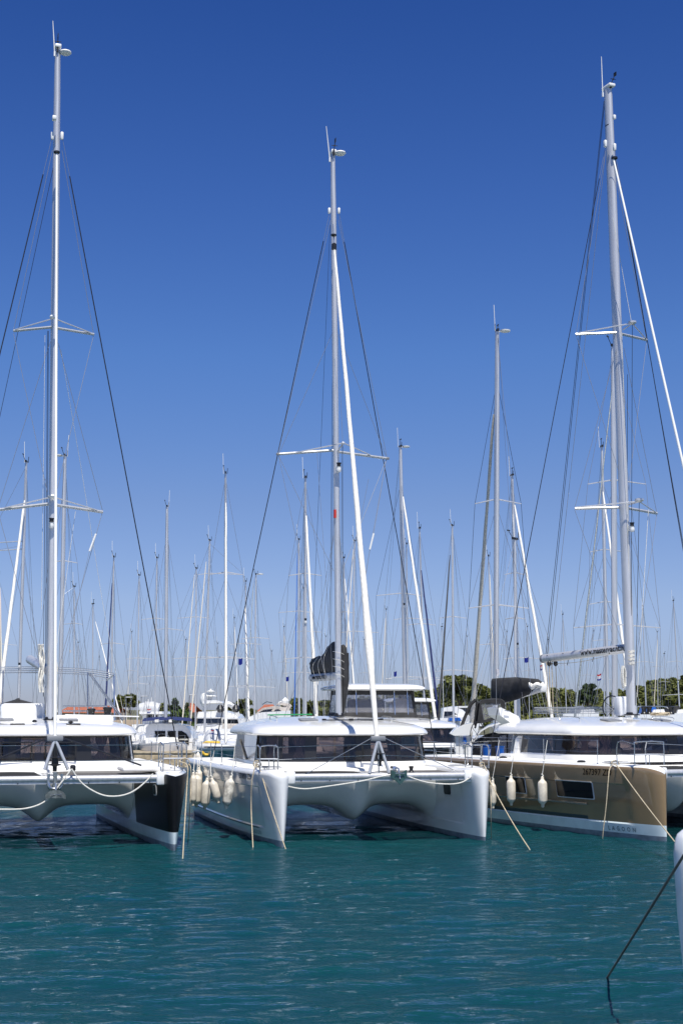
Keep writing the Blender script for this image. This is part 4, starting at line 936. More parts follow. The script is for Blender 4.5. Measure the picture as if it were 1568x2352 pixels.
mline('mooring_line', knot(c4, .12)+smooth([c4+V(.05, -.1, .02), atY(432, 1765, c4.y-.5), atY(430, 1800, c4.y-.6), atY(424, 1900, c4.y-1.5), ground(419, 1975)+V(0, 0, -.2)], 5), .015, 'rope', 'pale tan line running from the black bow down to the water')
mline('mooring_line', smooth([c4+V(.1, 0, .0), atY(438, 1762, c4.y-.2), atY(439, 1800, c4.y-.2), atY(436, 1860, c4.y-.2), ground(432, 1925)+V(0, 0, -.2)], 5), .013, 'rope', 'thinner tan line hanging behind the pale one beside the black bow')
# white bridle ropes under the crossbeams
def broute(f, pts, ly): return smooth([f.L(x, y, ly) for x, y in pts], 5)
o = tubeobj('bridle_rope', broute(fl, [(-30, 1858), (0, 1859), (60, 1857), (105, 1840), (138, 1802), (165, 1766)], .38), .020, 'wrope', Lc)
o = tubeobj('bridle_rope', broute(fl, [(165, 1766), (190, 1800), (230, 1824), (265, 1829), (300, 1821), (330, 1800), (352, 1777)], .38), .020, 'wrope', Lc)
MB().box(fl.L(168, 1764, .48), (.14, .16, .16), bev=.04).build('rope_guide', 'black', Lc)
tubeobj('bridle_rope', broute(fc, [(660, 1806), (700, 1812), (760, 1805), (830, 1794), (872, 1784), (895, 1780)], .40), .018, 'wrope', C)
tubeobj('bridle_rope', broute(fc, [(938, 1784), (980, 1797), (1030, 1801), (1060, 1797), (1080, 1785)], .40), .018, 'wrope', C)
MB().box(fc.L(1078, 1788, .45), (.12, .1, .1), bev=.02).build('rope_shackle', 'steel', C)

# ================================================================= THE NEAR WHITE BOW AT THE EDGE
nb = empty('moored_boat', 'pale glossy bow of the closest boat, with the dark weathered line running past it', 'boat', atY(1640, 2100, 17)*0+V(3.7, 13.5, 0), 0)
mb = MB(); rings = []
def nbx(y): return atY(np.interp(y, [1905, 1915, 1930, 1955, 2010, 2100, 2220, 2400, 2540], [1566, 1554, 1548, 1545, 1548, 1554, 1567, 1592, 1615]), y, 14.0)
for y in (1903, 1907, 1915, 1925, 1940, 1960, 2000, 2050, 2100, 2160, 2220, 2290, 2380, 2540):
    e = nbx(max(y, 1905)); k = math.sqrt(max(0, 1-((max(1945-y, 0))/42)**2)); w = .09+.20*k
    ringp = []
    for i in range(25):
        a = math.pi*(i/24)                       # half circle facing the camera side, then run back
        ringp.append(V(e.x+w-w*math.cos(a)-3.7, 14.0-w*1.3*math.sin(a)-13.5, e.z))
    ringp = ringp[::-1]; ringp = ringp[::-1]+[V(e.x+2*w+2.2-3.7, 15.6-13.5, e.z), V(e.x+2*w+7-3.7, 19-13.5, e.z), V(e.x-3.7+7, 20.5-13.5, e.z), V(e.x-3.7+1.6, 16.2-13.5, e.z)]
    rings.append(ringp)
mb.loft(rings, True, True, True).build('hull', 'gel', nb)
g = ground(1390, 2251); d1 = atY(1568, 1966, 12.6); ext = d1+(d1-g)*.35
tag(MB().tube([g-(d1-g).normalized()*.5]+[g.lerp(ext, i/30) for i in range(31)], [.0150]+[.0150-.0035*i/30 for i in range(31)], 8).build('mooring_line', 'drope'), 'dark stiff weathered line slanting from the near pale bow into open water', 'mooring line', 'mooring lines')

# ================================================================= BACKGROUND BOATS
def yacht_hull(E, L=12, Bm=3.8, fb=1.25, mats=('gel', 'anti'), ym=5.0, stripe=None, stern=.82):
    """monohull: bow at y = -ym, stern at y = L-ym, mast at the origin"""
    rings = []
    sts = [0, .15, .4, .8, 1.4, 2.2, 3.2, 4.5, 6, 8, 10, L]
    for y in sts:
        t = y/L; b = Bm/2*min(1, (1-(1-min(t/.5, 1))**2.1)**.85)*(1 if t < .55 else 1-(1-stern)*((t-.55)/.45)**2); b = max(b, .015)
        zt = fb+.28*(1-t)**2; rake = .35*(1-t)**3
        pts = []
        for z, k in ((zt, 1), (zt-.08, 1.01), (zt-.22, 1.0), (zt*.55, .96), (.25, .84), (.08, .76), (-.25, .45), (-.45, .05)):
            pts.append((b*k, z))
        r = [V(x, y-ym+rake*(1-z/zt)*1.0, z) for x, z in pts]+[V(-x, y-ym+rake*(1-z/zt), z) for x, z in reversed(pts)]+[V(0, y-ym, zt+.06)]
        rings.append(r)
    n = len(rings[0])
    def mi(i, j):
        if j == n-1 or j == n-2: return 2
        jj = j if j < 8 else 14-j
        return 1 if jj >= 4 else (3 if jj == 1 and stripe else 0)
    return MB().loft(rings, True, True, True, mi).build('hull', [mats[0], mats[1], 'deck', stripe or 'gel'], E, ang=40)

def background_sailboat(label, base, top, Hm, r=.085, sp=(), furls=(), hull='gel', length=12, yaw=0, dodger=None, cover=None, ant=1, hounds=.0, boomdir=1, cat='sailing yacht', m='alu', rw=.0095, dist=None, cap='wire', dish=False, light=None, flag=None, visible=True, stripe=None, bimini=None, boom_px=None, name='sailboat'):
    el = math.atan((CY-top[1])/F)+TH
    Y = dist or (Hm-EYE.z)/math.tan(el)
    T = atY(top[0], top[1], Y+.35); Bp = atY(base[0], base[1], Y)
    # straight down the mast to the deck
    k = (1.45-Bp.z)/(T.z-Bp.z); Bd = Bp.lerp(T, k)
    fw = None
    if furls:
        f = furls[0]; tw = f.get('toward', 1); fy = Y-tw*length*.38
        a = atY(*f['a'], Y-tw*.3); b = atY(*f['b'], fy); kk = (a.z-1.7)/max(.5, (a.z-b.z)); foot = a.lerp(b, kk)
        hv = V(foot.x-Bd.x, foot.y-Bd.y, 0)
        yaw_ = math.atan2(hv.x, -hv.y)               # rotates local -y onto the heading
        if abs(math.degrees(yaw_)) > 150 or tw > 0: pass
    else: yaw_ = R(yaw)
    E = empty(name, label, cat, (Bd.x, Bd.y, 0), yaw_, 'sailing yachts moored behind the catamarans')
    f_ = Frame((Bd.x, Bd.y), yaw_); lo = f_.loc
    yacht_hull(E, length, length*.32, mats=(hull, 'anti'), ym=length*.40, stripe=stripe)
    hw = length*.105
    # coachroof and its windows
    cab = []
    for y, w, z in ((-length*.20, .35, 1.45), (-length*.17, .75, 1.72), (-length*.05, hw*.95, 1.88), (length*.12, hw, 1.95), (length*.2, hw*.98, 1.95)):
        cab.append([V(-w, y, 1.38), V(-w*.97, y, z-.12), V(-w*.8, y, z), V(0, y, z+.06), V(w*.8, y, z), V(w*.97, y, z-.12), V(w, y, 1.38)])
    cb = MB().loft(cab, False, True, True).build('cabin', 'gel', E)
    for s in (-1, 1):
        MB().box((s*hw*.965, length*.06, 1.70), (.03, length*.16, .16), bev=.01).build('cabin_window', 'dglass', cb)
    if bimini or dodger:
        cl = dodger or bimini
        ar = []
        for y, z, w in ((length*.17, 1.95, hw*.9), (length*.21, 2.45, hw*.95), (length*.27, 2.62, hw*1.0), (length*.34, 2.60, hw*1.0)):
            ar.append([V(w*math.cos(math.pi*j/10)*1.05, y, 1.75+(z-1.75)*min(1, math.sin(math.pi*j/10)*1.6)) for j in range(11)])
        MB().loft(ar, False).build('spray_hood', cl, E)
    # mast
    Bl, Tl = lo(Bd), lo(T); mr = r
    ring_ = lambda p, q: [p+V(q*math.cos(2*math.pi*j/10), q*1.4*math.sin(2*math.pi*j/10), 0) for j in range(10)]
    mo = MB().loft([ring_(Bl.lerp(Tl, t), mr*(1 if t < .8 else 1-.25*(t-.8)/.2)) for t in (0, .25, .5, .8, 1)], True, True, True).build('mast', m, E)
    mh = MB().box(Tl+V(0, 0, .06), (.1, .45, .1)).tube([Tl+V(.1, .1, 0), Tl+V(.12, .1, .35)], .018, 5)
    mh.tube([Tl+V(-.05, -.15, .1), Tl+V(-.12, -.35, .38)], .016, 5).box(Tl+V(-.12, -.38, .42), (.05, .22, .05)).build('wind_vane', 'black', mo)
    if ant: MB().tube([Tl+V(-.12 if ant > 0 else .12, .1, 0), Tl+V(-.16 if ant > 0 else .16, .1, 1.25)], .014, 5).build('antenna', 'plastic', mo)
    if dish: MB().lathe(Tl+V(.38*(1 if dish > 0 else -1), 0, .05), [(.04, -.05), (.24, -.03), (.25, .03), (.05, .07)], 12).tube([Tl, Tl+V(.38*(1 if dish > 0 else -1), 0, .02)], .02, 5).build('radar_dish', 'plastic', mo)
    if light:
        kk = (light-top[1])/(base[1]-top[1]); mlight(mo, Tl.lerp(lo(Bp), kk)+V(0, -.14, 0), 1.1)
    zc = 1.5; cp = [V(s*length*.155, .45, zc) for s in (-1, 1)]
    hd = Bl.lerp(Tl, .88 if hounds else .985)
    tips = {-1: [], 1: []}
    for (py, xl, xr) in sp:
        kk = (py-top[1])/(base[1]-top[1]); c = T.lerp(Bp, kk); cl_ = lo(c)
        pl, pr = lo(atY(xl, py+2, c.y+.3)), lo(atY(xr, py+2, c.y+.3))
        so_ = MB().tube([pl, cl_, pr], [.022, .034, .022], 6).build('spreader', 'alu', mo)
        s_l = -1 if pl.x < pr.x else 1
        tips[s_l].append(pl); tips[-s_l].append(pr)
    for s in (-1, 1):
        ch = V(s*length*.155, .45, zc); pts = [hd]+tips[s]+[ch]
        tubeobj('shroud', pts, rw, cap, E, 4)
        chain = tips[s]+[ch]
        prev = hd
        for i, t_ in enumerate(tips[s]):
            up = Bl.lerp(Tl, (t_.z-Bl.z)/(Tl.z-Bl.z))
            nxt = tips[s][i+1] if i+1 < len(tips[s]) else ch
            tubeobj('shroud', [up-V(0, 0, .15), nxt], rw*.85, 'wire', E, 4)
    tubeobj('backstay', [Tl, V(0, length*.58, 1.4)], rw*.9, 'wire', E, 4)
    tubeobj('topping_lift', [Tl+V(0, .1, 0), V(0, length*.42, 2.5)], rw*.7, 'wire', E, 4)
    for f in furls:
        tw = f.get('toward', 1); a = lo(atY(*f['a'], Y-tw*.3)); fy = Y-tw*length*.38; b0_ = atY(*f['b'], fy)
        a_w = atY(*f['a'], Y-tw*.3); kk = (a_w.z-1.9)/max(.5, a_w.z-b0_.z); b = lo(a_w.lerp(b0_, kk))
        n = 18; rr = f.get('r', .075)*.82
        MB().tube([a.lerp(b, i/n)+V(random.uniform(-1, 1)*.008, 0, 0) for i in range(n+1)], [rr*np.interp(i/n, [0, .05, .5, .85, 1], [.4, .65, .85, 1.15, .8])*random.uniform(.92, 1.08) for i in range(n+1)], 8).build('furled_sail', f.get('m', 'sail'), E, ang=70)
        tubeobj('forestay', [hd if hounds else Tl, a], rw, 'wire', E, 4)
        if f.get('uv'):
            pts = []
            for i in range(140):
                t_ = i/139; p = a.lerp(b, t_); q = rr*np.interp(t_, [0, .05, .5, .85, 1], [.4, .65, .85, 1.15, .8])*1.06; pts.append(p+V(q*math.cos(t_*75), q*math.sin(t_*75), 0))
            tubeobj('sail_edge', pts, .022, f['uv'], E, 4)
    if not furls: tubeobj('forestay', [Tl, V(0, -length*.38, 1.6)], rw, 'wire', E, 4)
    # boom
    bz = 2.55
    bo = MB().tube([V(0, .1, bz), V(0, length*.36, bz+.05)], .08, 8).build('boom', 'lgrey', E)
    if cover:
        MB().tube([V(0, .05, bz+.75), V(0, .25, bz+.42), V(0, length*.12, bz+.26), V(0, length*.28, bz+.18), V(0, length*.36, bz+.12)], [.06, .16, .19, .16, .08], 10).build('sail_cover', cover, bo)
    # rails
    mbp = MB()
    for s in (-1, 1):
        mbp.tube(smooth([V(s*.75, -length*.30, 1.45), V(s*.62, -length*.31, 2.05), V(s*.1, -length*.405, 2.1), V(0, -length*.41, 1.55)], 3), .014, 5)
    mbp.build('pulpit', 'steel', E)
    for s in (-1, 1):
        pts = []
        for i in range(6):
            y = -length*.3+i*length*.16; x = s*length*.155*min(1, .5+.25*i+.1); pts.append(V(x, y, 2.0))
            MB().tube([V(x, y, 1.35), V(x, y, 2.0)], .012, 4).build('stanchion', 'steel', E)
        tubeobj('lifeline', pts, .006, 'steel', E, 4); tubeobj('lifeline', [p-V(0, 0, .3) for p in pts], .005, 'steel', E, 4)
    return E, f_, Y
BS = background_sailboat
def fl_(ax_, ay, bx, by, m='sail', r=.075, tw=1, uv=None): return dict(a=(ax_, ay), b=(bx, by), m=m, r=r, toward=tw, uv=uv)
BS('grey mast yacht with cream furled headsail slanting away, behind the black bow catamaran', (44, 1600), (61, 1062), 18, .095, sp=((1246, -30, 56), (1170+94, -20, 56)), furls=[fl_(57, 1150, 10, 1520, 'sail', .13)], light=1530)
BS('tall twin line mast rising close beside the silver foil of the nearest mast', (139, 1600), (150, 1048), 18, .12, sp=((1291, 112, 178), ), ant=-1, dish=-1, cover='canvas', hounds=1)
BS('small mast with short crosstrees and cream furled sail beside the tall twin line mast', (171, 1600), (171, 1348), 14, .06, sp=((1432, 146, 190),), furls=[fl_(148, 1365, 136, 1590, 'drope', .05, 1)])
BS('slim mast with white furled headsail crossing behind the bimini frame', (213, 1640), (214, 1388), 14, .065, sp=((1470+74, 193, 233), ), furls=[fl_(220, 1428, 278, 1650, 'sail', .08)], light=1550)
BS('mast with dark navy furled headsail above the red roofed building', (254, 1640), (262, 1280), 15, .07, sp=((1478, 232, 286),), furls=[fl_(258, 1340, 242, 1640, 'navy', .075)])
BS('thin mast with forked wind vane over the stern of a white motor yacht', (316, 1640), (320, 1322), 15, .06, sp=((1512, 290, 350), (1570, 296, 345)))
BS('slender mast with blue flag halyard, next to the thick catamaran mast', (356, 1640), (361, 1282), 16, .065, sp=((1421, 325, 382), (1553, 320, 398)), light=None)
Gy, Gf, GY = BS('thick pale mast standing on the white cabin boat with navy bimini', (381, 1640), (384, 1164), 20, .13, sp=((1446, 348, 421),), hounds=1, ant=-1, dist=104)
BS('thin mast left of the motor yacht with cream furled headsail', (449, 1680), (451, 1306), 16, .065, sp=((1418, 408, 482), (1553, 395, 510)), furls=[fl_(447, 1320, 420, 1650, 'creamsail', .06)])
BS('mast with lilac tinted spar and radar dome on its rail, before the motor yacht', (470, 1680), (482, 1242), 17, .085, sp=((1318, 455, 560), (1402+109, 395, 545)), furls=[fl_(474, 1290, 440, 1640, 'creamsail', .065)])
Ky, Kf, KY = BS('blue green hulled yacht with white furled headsail covering its whole mast', (519, 1690), (518, 1088), 17.5, .085, sp=((1318, 481, 558), (1512, 460, 585)), furls=[fl_(519, 1155, 519, 1690, 'sail', .105)], hull='teal', length=12.5, dist=84, dodger='lgrey', stripe='teal')
BS('mast with black and white spiral furled headsail near the small motor yacht', (566, 1600), (564, 1336), 15, .06, sp=((1478, 530, 600), (1575, 520, 610)), furls=[fl_(563, 1390, 570, 1600, 'sail', .10, 1, 'navy')])
BS('pale mast with small radar dish above the sporty motor yacht', (585, 1600), (588, 1320), 15, .07, sp=((1465, 556, 618), (1577, 545, 632)), dish=1, ant=0, furls=[fl_(582, 1340, 568, 1600, 'anchor', .05)])
BS('mast with white furled headsail bulging towards the dark sail cover', (701, 1640), (701, 1098), 17, .085, sp=((1320, 663, 738), (1512, 652, 740)), furls=[fl_(703, 1185, 722, 1560, 'sail', .12)], light=1430)
BS('slim grey mast just left of the white furled one, green halyard beside it', (687, 1640), (686, 1240), 17, .08, sp=((1405, 640, 717), (1545, 650, 738)), furls=[fl_(683, 1270, 676, 1640, 'bluep', .05)])
BS('lowest mast of the trio beside the dark sail cover', (697, 1640), (697, 1352), 15, .07, sp=((1450, 675, 738),))
BS('thin mast with slanting white furled sail seen between centre mast and headsail', (796, 1600), (789, 1282), 16, .055, sp=((1406, 770, 815),), furls=[fl_(792, 1330, 815, 1600, 'sail', .07)])
BS('weathered mast with brownish furled sail right behind the white headsail', (809, 1600), (814, 1243), 17, .075, sp=((1430+21, 779, 868), (1600+90, 780, 890)), furls=[fl_(811, 1262, 790, 1560, 'creamsail', .06)])
BS('tall silver mast with white radar box and long slanting furled sail behind the enclosure', (930, 1600), (919, 1027), 20, .125, sp=((1366, 864, 965),), furls=[fl_(925, 1141, 993, 1608, 'sail', .115)], hounds=1, cap='bwire', light=1395, dish=1, cover='canvas')
BS('thin mast close behind the radar box mast, reddish halyard beside it', (936, 1600), (933, 1250), 17, .06, sp=((1421, 904, 990), (1555, 895, 1010)))
BS('mast with navy blue furled headsail leaning towards the pine', (974, 1620), (963, 1214), 17, .07, sp=((1434, 928, 1000), (1560, 930, 1022)), furls=[fl_(967, 1310, 1001, 1600, 'navy', .10)])
BS('mast with nearly black furled headsail in front of the big pine', (1041, 1640), (1038, 1208), 17, .085, sp=((1418, 1008, 1071), (1510+30, 1000, 1090)), furls=[fl_(1033, 1275, 1010, 1600, 'black', .09)])
BS('short mast half hidden by the thick grey mast', (1131, 1600), (1121, 1278), 15, .06, sp=((1480, 1090, 1166),), furls=[fl_(1124, 1320, 1136, 1600, 'creamsail', .05)])
Vy, Vf, VY = BS('big grey mast with cream furled headsail and charcoal cover on a lettered boom', (1138, 1600), (1141, 762), 21, .125, sp=((1155, 1090, 1196), (1395, 1076, 1213)), furls=[fl_(1133, 952, 1084, 1640, 'creamsail', .12, -1)], hounds=1, cap='bwire', ant=-1, dish=-1, dodger='canvas', length=13)
BS('mast with white furled headsail sweeping under the lettered boom', (1190, 1620), (1175, 1093), 18, .10, sp=((1318, 1158, 1204), (1512, 1155, 1252)), furls=[fl_(1181, 1160, 1258, 1600, 'sail', .12)], light=1485, cover=None)
BS('small pale mast above the hedge, left of the lettered silver boom', (1300, 1640), (1291, 1412), 15, .055, sp=((1477+50, 1285, 1308), ))
BS('thick grey mast standing close beside the bronze catamaran mast', (1411, 1640), (1407, 797), 20, .13, sp=((1110, 1349, 1482), (1395+45, 1316, 1515)), ant=0, m='alu', cap='wire', furls=[fl_(1404, 900, 1320, 1640, 'anchor', .05)], hounds=0)
BS('grey mast with twin antennas behind the lower spreaders', (1395, 1640), (1381, 1027), 19, .10, sp=((1266, 1353, 1440), (1386, 1352, 1440)), furls=[fl_(1384, 1130, 1440, 1560, 'sail', .11)], hounds=1)
BS('dim short mast behind the twin antenna mast', (1387, 1640), (1386, 1336), 16, .07, sp=((1470, 1360, 1412), (1560, 1366, 1410)))
BS('slim mast just beside the bronze catamaran mast, white lazy sail at its foot', (1483, 1640), (1475, 1400), 15, .06, sp=((1520, 1452, 1500),), cover='creamsail')
BS('far mast with short crosstrees over the hedge near the picture edge', (1560, 1640), (1545, 1380), 16, .075, sp=((1519, 1530, 1569), (1595, 1520, 1590)), light=1565)
BS('grey mast with cream furled sail, cut by the frame below the black shroud', (2, 1640), (-3, 1320), 16, .09, sp=((1480, -40, 40),), furls=[fl_(1, 1350, 6, 1640, 'creamsail', .1)])
BS('twin of the slim masts behind the bimini frame, bare and grey', (182, 1640), (180, 1476), 13, .05, sp=((1545, 168, 194),))
BS('faint mast between the white cabin boat and the motor yacht', (424, 1640), (427, 1470), 13, .05, sp=((1560, 412, 440),))
BS('faint bare mast in the gap beside the lettered dark boom', (1215, 1640), (1210, 1440), 15, .05, sp=((1540, 1196, 1226),))
BS('bare mast in the distance between the bronze boom and the thick grey mast', (1333, 1640), (1362, 1450), 16, .05, sp=((1550, 1330, 1362),))

for (bx, tx, ty, hm, sps, fu, lb) in (
    (232, 229, 1510, 14, ((1562, 218, 243),), None, 'faint mast left of the navy furled headsail'),
    (300, 303, 1452, 15, ((1540, 286, 318),), (301, 1470, 292, 1640, 'creamsail', .05), 'faint mast with cream furled sail right of the navy one'),
    (497, 500, 1478, 15, ((1550, 486, 512),), None, 'bare mast close left of the white sheathed mast'),
    (541, 538, 1420, 15, ((1500, 522, 556),), (539, 1440, 548, 1640, 'sail', .06), 'slim mast with white furled sail right of the white sheathed mast'),
    (622, 624, 1496, 14, ((1560, 612, 636),), None, 'faint bare mast right of the small radar dish mast'),
    (655, 652, 1440, 15, ((1520, 638, 668),), (653, 1460, 662, 1640, 'creamsail', .06), 'slim mast with cream sail left of the trio'),
    (745, 748, 1462, 15, ((1540, 733, 760),), None, 'faint bare mast hidden by the dark sail cover'),
    (838, 836, 1470, 15, ((1545, 823, 850),), None, 'faint bare mast left of the white headsail foot'),
    (884, 886, 1400, 15, ((1480, 870, 900),), (885, 1420, 876, 1600, 'creamsail', .06), 'slim mast left of the radar box mast'),
    (1018, 1014, 1440, 15, ((1530, 1002, 1028),), None, 'faint bare mast left of the nearly black furled headsail'),
    (1068, 1072, 1462, 15, ((1540, 1058, 1084),), None, 'faint bare mast in front of the tall broad pine'),
    (1160, 1163, 1452, 15, ((1540, 1150, 1176),), None, 'faint bare mast between the grey mast and the sweeping white sail'),
    (1262, 1258, 1470, 15, ((1545, 1246, 1270),), None, 'faint bare mast above the end of the lettered silver boom'),
    (1510, 1508, 1452, 15, ((1530, 1494, 1522),), (1509, 1470, 1500, 1640, 'creamsail', .06), 'slim mast with cream sail by the far jetty'),
    (1530, 1524, 1502, 14, ((1565, 1512, 1538),), None, 'shortest bare mast by the far jetty')):
    BS(lb, (bx, 1640), (tx, ty), hm, .05, sp=sps, furls=[fl_(*fu)] if fu else [], yaw=random.uniform(-30, 30), rw=.008)

# -------- white cabin boat with navy bimini (at the quay)
gy = 103; cbt = empty('motor_sailer', 'white boat with three dark cabin windows and navy bimini, moored by the stone quay', 'boat', (atY(398, 1700, gy).x, gy, 0), 0)
sc1 = gy/F
def P1(x, y, dy=0): p = atY(x, y, gy+dy); return V(p.x-cbt.location.x, dy, p.z)
def poly_solid(pts, fn, depth, dy=0):
    a = [fn(x, y, dy) for x, y in pts]; b = [p+V(0, depth, 0) for p in a]
    return MB().loft([a, b], True, True, True)
poly_solid([(335, 1728), (335, 1672), (343, 1662), (400, 1662), (425, 1666), (437, 1680), (447, 1705), (452, 1728)], P1, 4.0).build('cabin', 'gel', cbt)
poly_solid([(330, 1752), (330, 1726), (450, 1724), (470, 1726), (462, 1752)], P1, 7, -.5).build('hull', 'gel', cbt)
for i, q in enumerate(([(356, 1711), (356, 1679), (380, 1679), (380, 1711)], [(385, 1711), (385, 1679), (404, 1679), (404, 1711)], [(409, 1711), (409, 1679), (418, 1679), (428, 1685), (434, 1694), (434, 1711)])):
    w_ = poly_solid(q, P1, .06, -.03).build('cabin_window', 'dglass', cbt)
bm_ = MB(); rings = []
for dy, x0, x1, y_ in ((-.6, 326, 442, 1657), (.5, 330, 440, 1651), (3.5, 332, 438, 1649)):
    rings.append([P1(x0+(x1-x0)*i/8, y_-3*math.sin(math.pi*i/8), dy) for i in range(9)])
bm_.loft(rings, False)
bo_ = bm_.build('bimini', 'navy', cbt)
for x in (356, 388): poly_solid([(x, 1659), (x, 1653), (x+9, 1652), (x+9, 1659)], P1, .05, -.68).build('bimini_panel', 'sail', bo_)
poly_solid([(350, 1662), (350, 1656), (412, 1656), (412, 1662)], P1, .1, .3).build('windscreen', 'vinyl', cbt)
for x in (345, 360, 410, 432): MB().tube([P1(x, 1664, 0), P1(x, 1656, 0)], .03, 5).build('bimini_post', 'steel', bo_)
MB().tube([P1(337, 1708, -.6), P1(395, 1704, -.6), P1(448, 1706, -.6)], .025, 5).build('handrail', 'steel', cbt)
poly_solid([(360, 1725), (360, 1716), (388, 1716), (388, 1725)], P1, .03, -.53).build('hull_window', 'grey', cbt)
coil(cbt, P1(422, 1700, -.4), .3, 'wrope', 3)
# gear on the blue green yacht: inflatable, crates
def P2(x, y, dy=0):
    p = atY(x, y, KY+dy); return p
def inflat():
    c = atY(509, 1716, KY-5.6); e = empty('inflatable_dinghy', 'pale grey inflatable dinghy lying on the foredeck of the blue green yacht', 'dinghy', c, R(8))
    pts = []
    for i in range(25):
        a = 2*math.pi*i/24; pts.append(V(1.15*math.copysign(abs(math.cos(a))**.7, math.cos(a)), .75*math.copysign(abs(math.sin(a))**.7, math.sin(a)), 0))
    MB().tube(pts, .19, 10, cap=False).build('tube', 'lgrey', e); MB().box((0, 0, -.12), (2.1, 1.2, .08)).build('floor', 'grey', e)
    MB().tube([V(-1.0, -.88, .03), V(0, -.95, .03), V(1.0, -.88, .03)], .03, 6).build('rub_strip', 'black', e)
inflat()
c = atY(487, 1711, KY-3); tag(MB().box(c, (.9, .5, .42), bev=.06).build('deck_crate', 'yellow'), 'orange yellow crate on the deck beside the blue green hull', 'crate')
c = atY(475, 1720, KY-3.5); tag(MB().tube([c+V(.28*math.cos(a), 0, .34*math.sin(a)) for a in [i*.45 for i in range(15)]], .08, 8).build('horseshoe_buoy', 'yellow'), 'yellow horseshoe buoy hanging on the rail by the orange crate', 'buoy')
for (x, y0, y1, lb) in ((499, 1731, 1757, 'a'),): pass
def bfender(x, y0, y1, Y, label):
    p = atY(x, (y0+y1)/2, Y); ln = (y1-y0)*Y/F; r = ln*.16
    e = empty('fender', label, 'fender', p, 0, 'fenders on the boats behind')
    MB().lathe((0, 0, 0), [(.03, -ln/2), (r*.7, -ln/2+.1), (r, -ln/2+.2), (r, ln/2-.2), (r*.7, ln/2-.1), (.03, ln/2)], 12).build('fender_body', 'fender', e)
    tubeobj('fender_rope', [V(0, 0, ln/2), V(.1, .1, ln/2+.6)], .012, 'wrope', e, 4)
bfender(448, 1732, 1756, 76, 'cream fender on the bow of the blue green yacht, the farther of two')
bfender(455, 1728, 1767, 74, 'cream fender on the bow of the blue green yacht, the longer of two')

# -------- motor yachts
def solid_yacht(label, name, Y, tiers, group='motor yachts at the far berths', cat='motor yacht', ox=0):
    """tiers: list of (part name, material, outline in picture units, depth, dy)"""
    c = atY(ox, 1640, Y); e = empty(name, label, cat, (c.x, Y, 0), 0, group)
    def P(x, y, dy=0): p = atY(x, y, Y+dy); return V(p.x-c.x, dy, p.z)
    par = {}
    for nm, m_, pts, dep, dy in tiers:
        a = [P(x, y, dy) for x, y in pts]; cx_ = sum((p for p in a), V(0, 0, 0))/len(a)
        r = [[cx_+(p-cx_)*.985+V(0, -.0, 0) for p in a], [p+V(0, dep*.04, 0) for p in a], [p+V(0, dep*.96, 0) for p in a], [cx_+(p-cx_)*.97+V(0, dep, 0) for p in a]]
        MB().loft(r, True, True, True).build(nm, m_, e)
    return e, P
Y1 = 135
e, P = solid_yacht('large three deck white motor yacht with beige hull flank and radar mast', 'motor_yacht', Y1, [
    ('hull', 'gel', [(441, 1720), (444, 1692), (450, 1682), (560, 1678), (560, 1720)], 16, 0),
    ('hull_flank', 'wall', [(498, 1700), (505, 1684), (556, 1681), (553, 1700)], .3, -.35),
    ('main_deck', 'gel', [(449, 1683), (453, 1666), (548, 1664), (552, 1680)], 12, 1),
    ('saloon', 'gel', [(452, 1670), (454, 1646), (545, 1648), (548, 1668)], 11, 1.5),
    ('saloon_window', 'bglass', [(453, 1662), (454, 1650), (508, 1650), (510, 1661)], .2, 1.25),
    ('saloon_window', 'dglass', [(512, 1664), (512, 1652), (546, 1652), (548, 1662)], .2, 1.3),
    ('flybridge', 'gel', [(451, 1650), (455, 1635), (478, 1634), (508, 1632), (540, 1640), (548, 1650)], 10, 2),
    ('hard_top', 'gel', [(465, 1613), (468, 1609), (495, 1608), (511, 1612), (512, 1615), (466, 1616)], 5, 3)], ox=500)
MB().tube([P(467, 1635, 4), P(466, 1614, 4)], .08, 6).tube([P(506, 1636, 4), P(508, 1613, 4)], .08, 6).build('top_support', 'gel', e)
MB().tube(smooth([P(515, 1632, 3), P(520, 1618, 3.2), P(530, 1619, 3.4), P(541, 1630, 3.6), P(546, 1645, 3.8)], 5), [.25]*26 if False else .26, 8).build('radar_arch', 'gel', e)
rm = MB().tube([P(484, 1609, 4), P(484, 1582, 4)], .1, 6).lathe(P(484, 1588, 4), [(.1, -.1), (.5, 0), (.1, .12)], 12).lathe(P(484, 1599, 4), [(.1, -.1), (.7, 0), (.1, .14)], 12).tube([P(474, 1594, 4), P(496, 1592, 4)], .06, 5)
rm.build('radar_mast', 'plastic', e)
MB().lathe(P(470, 1603, 4), [(.2, -.8), (.42, -.5), (.45, 0), (.35, .35), (0, .5)], 14).build('satellite_dome', 'plastic', e)
MB().lathe(P(506, 1629, 1.6), [(.2, -.3), (.42, 0), (.2, .4), (0, .45)], 12).build('searchlight', 'black', e)
MB().lathe(P(542, 1629, 2.6), [(.2, -.3), (.40, 0), (.2, .4), (0, .45)], 12).build('searchlight', 'black', e)
for i in range(9): MB().box(P(515+i*4, 1672, .5), (.28, .4, .8), bev=.08).build('deck_chair', 'uphol', e)
Y2 = 150
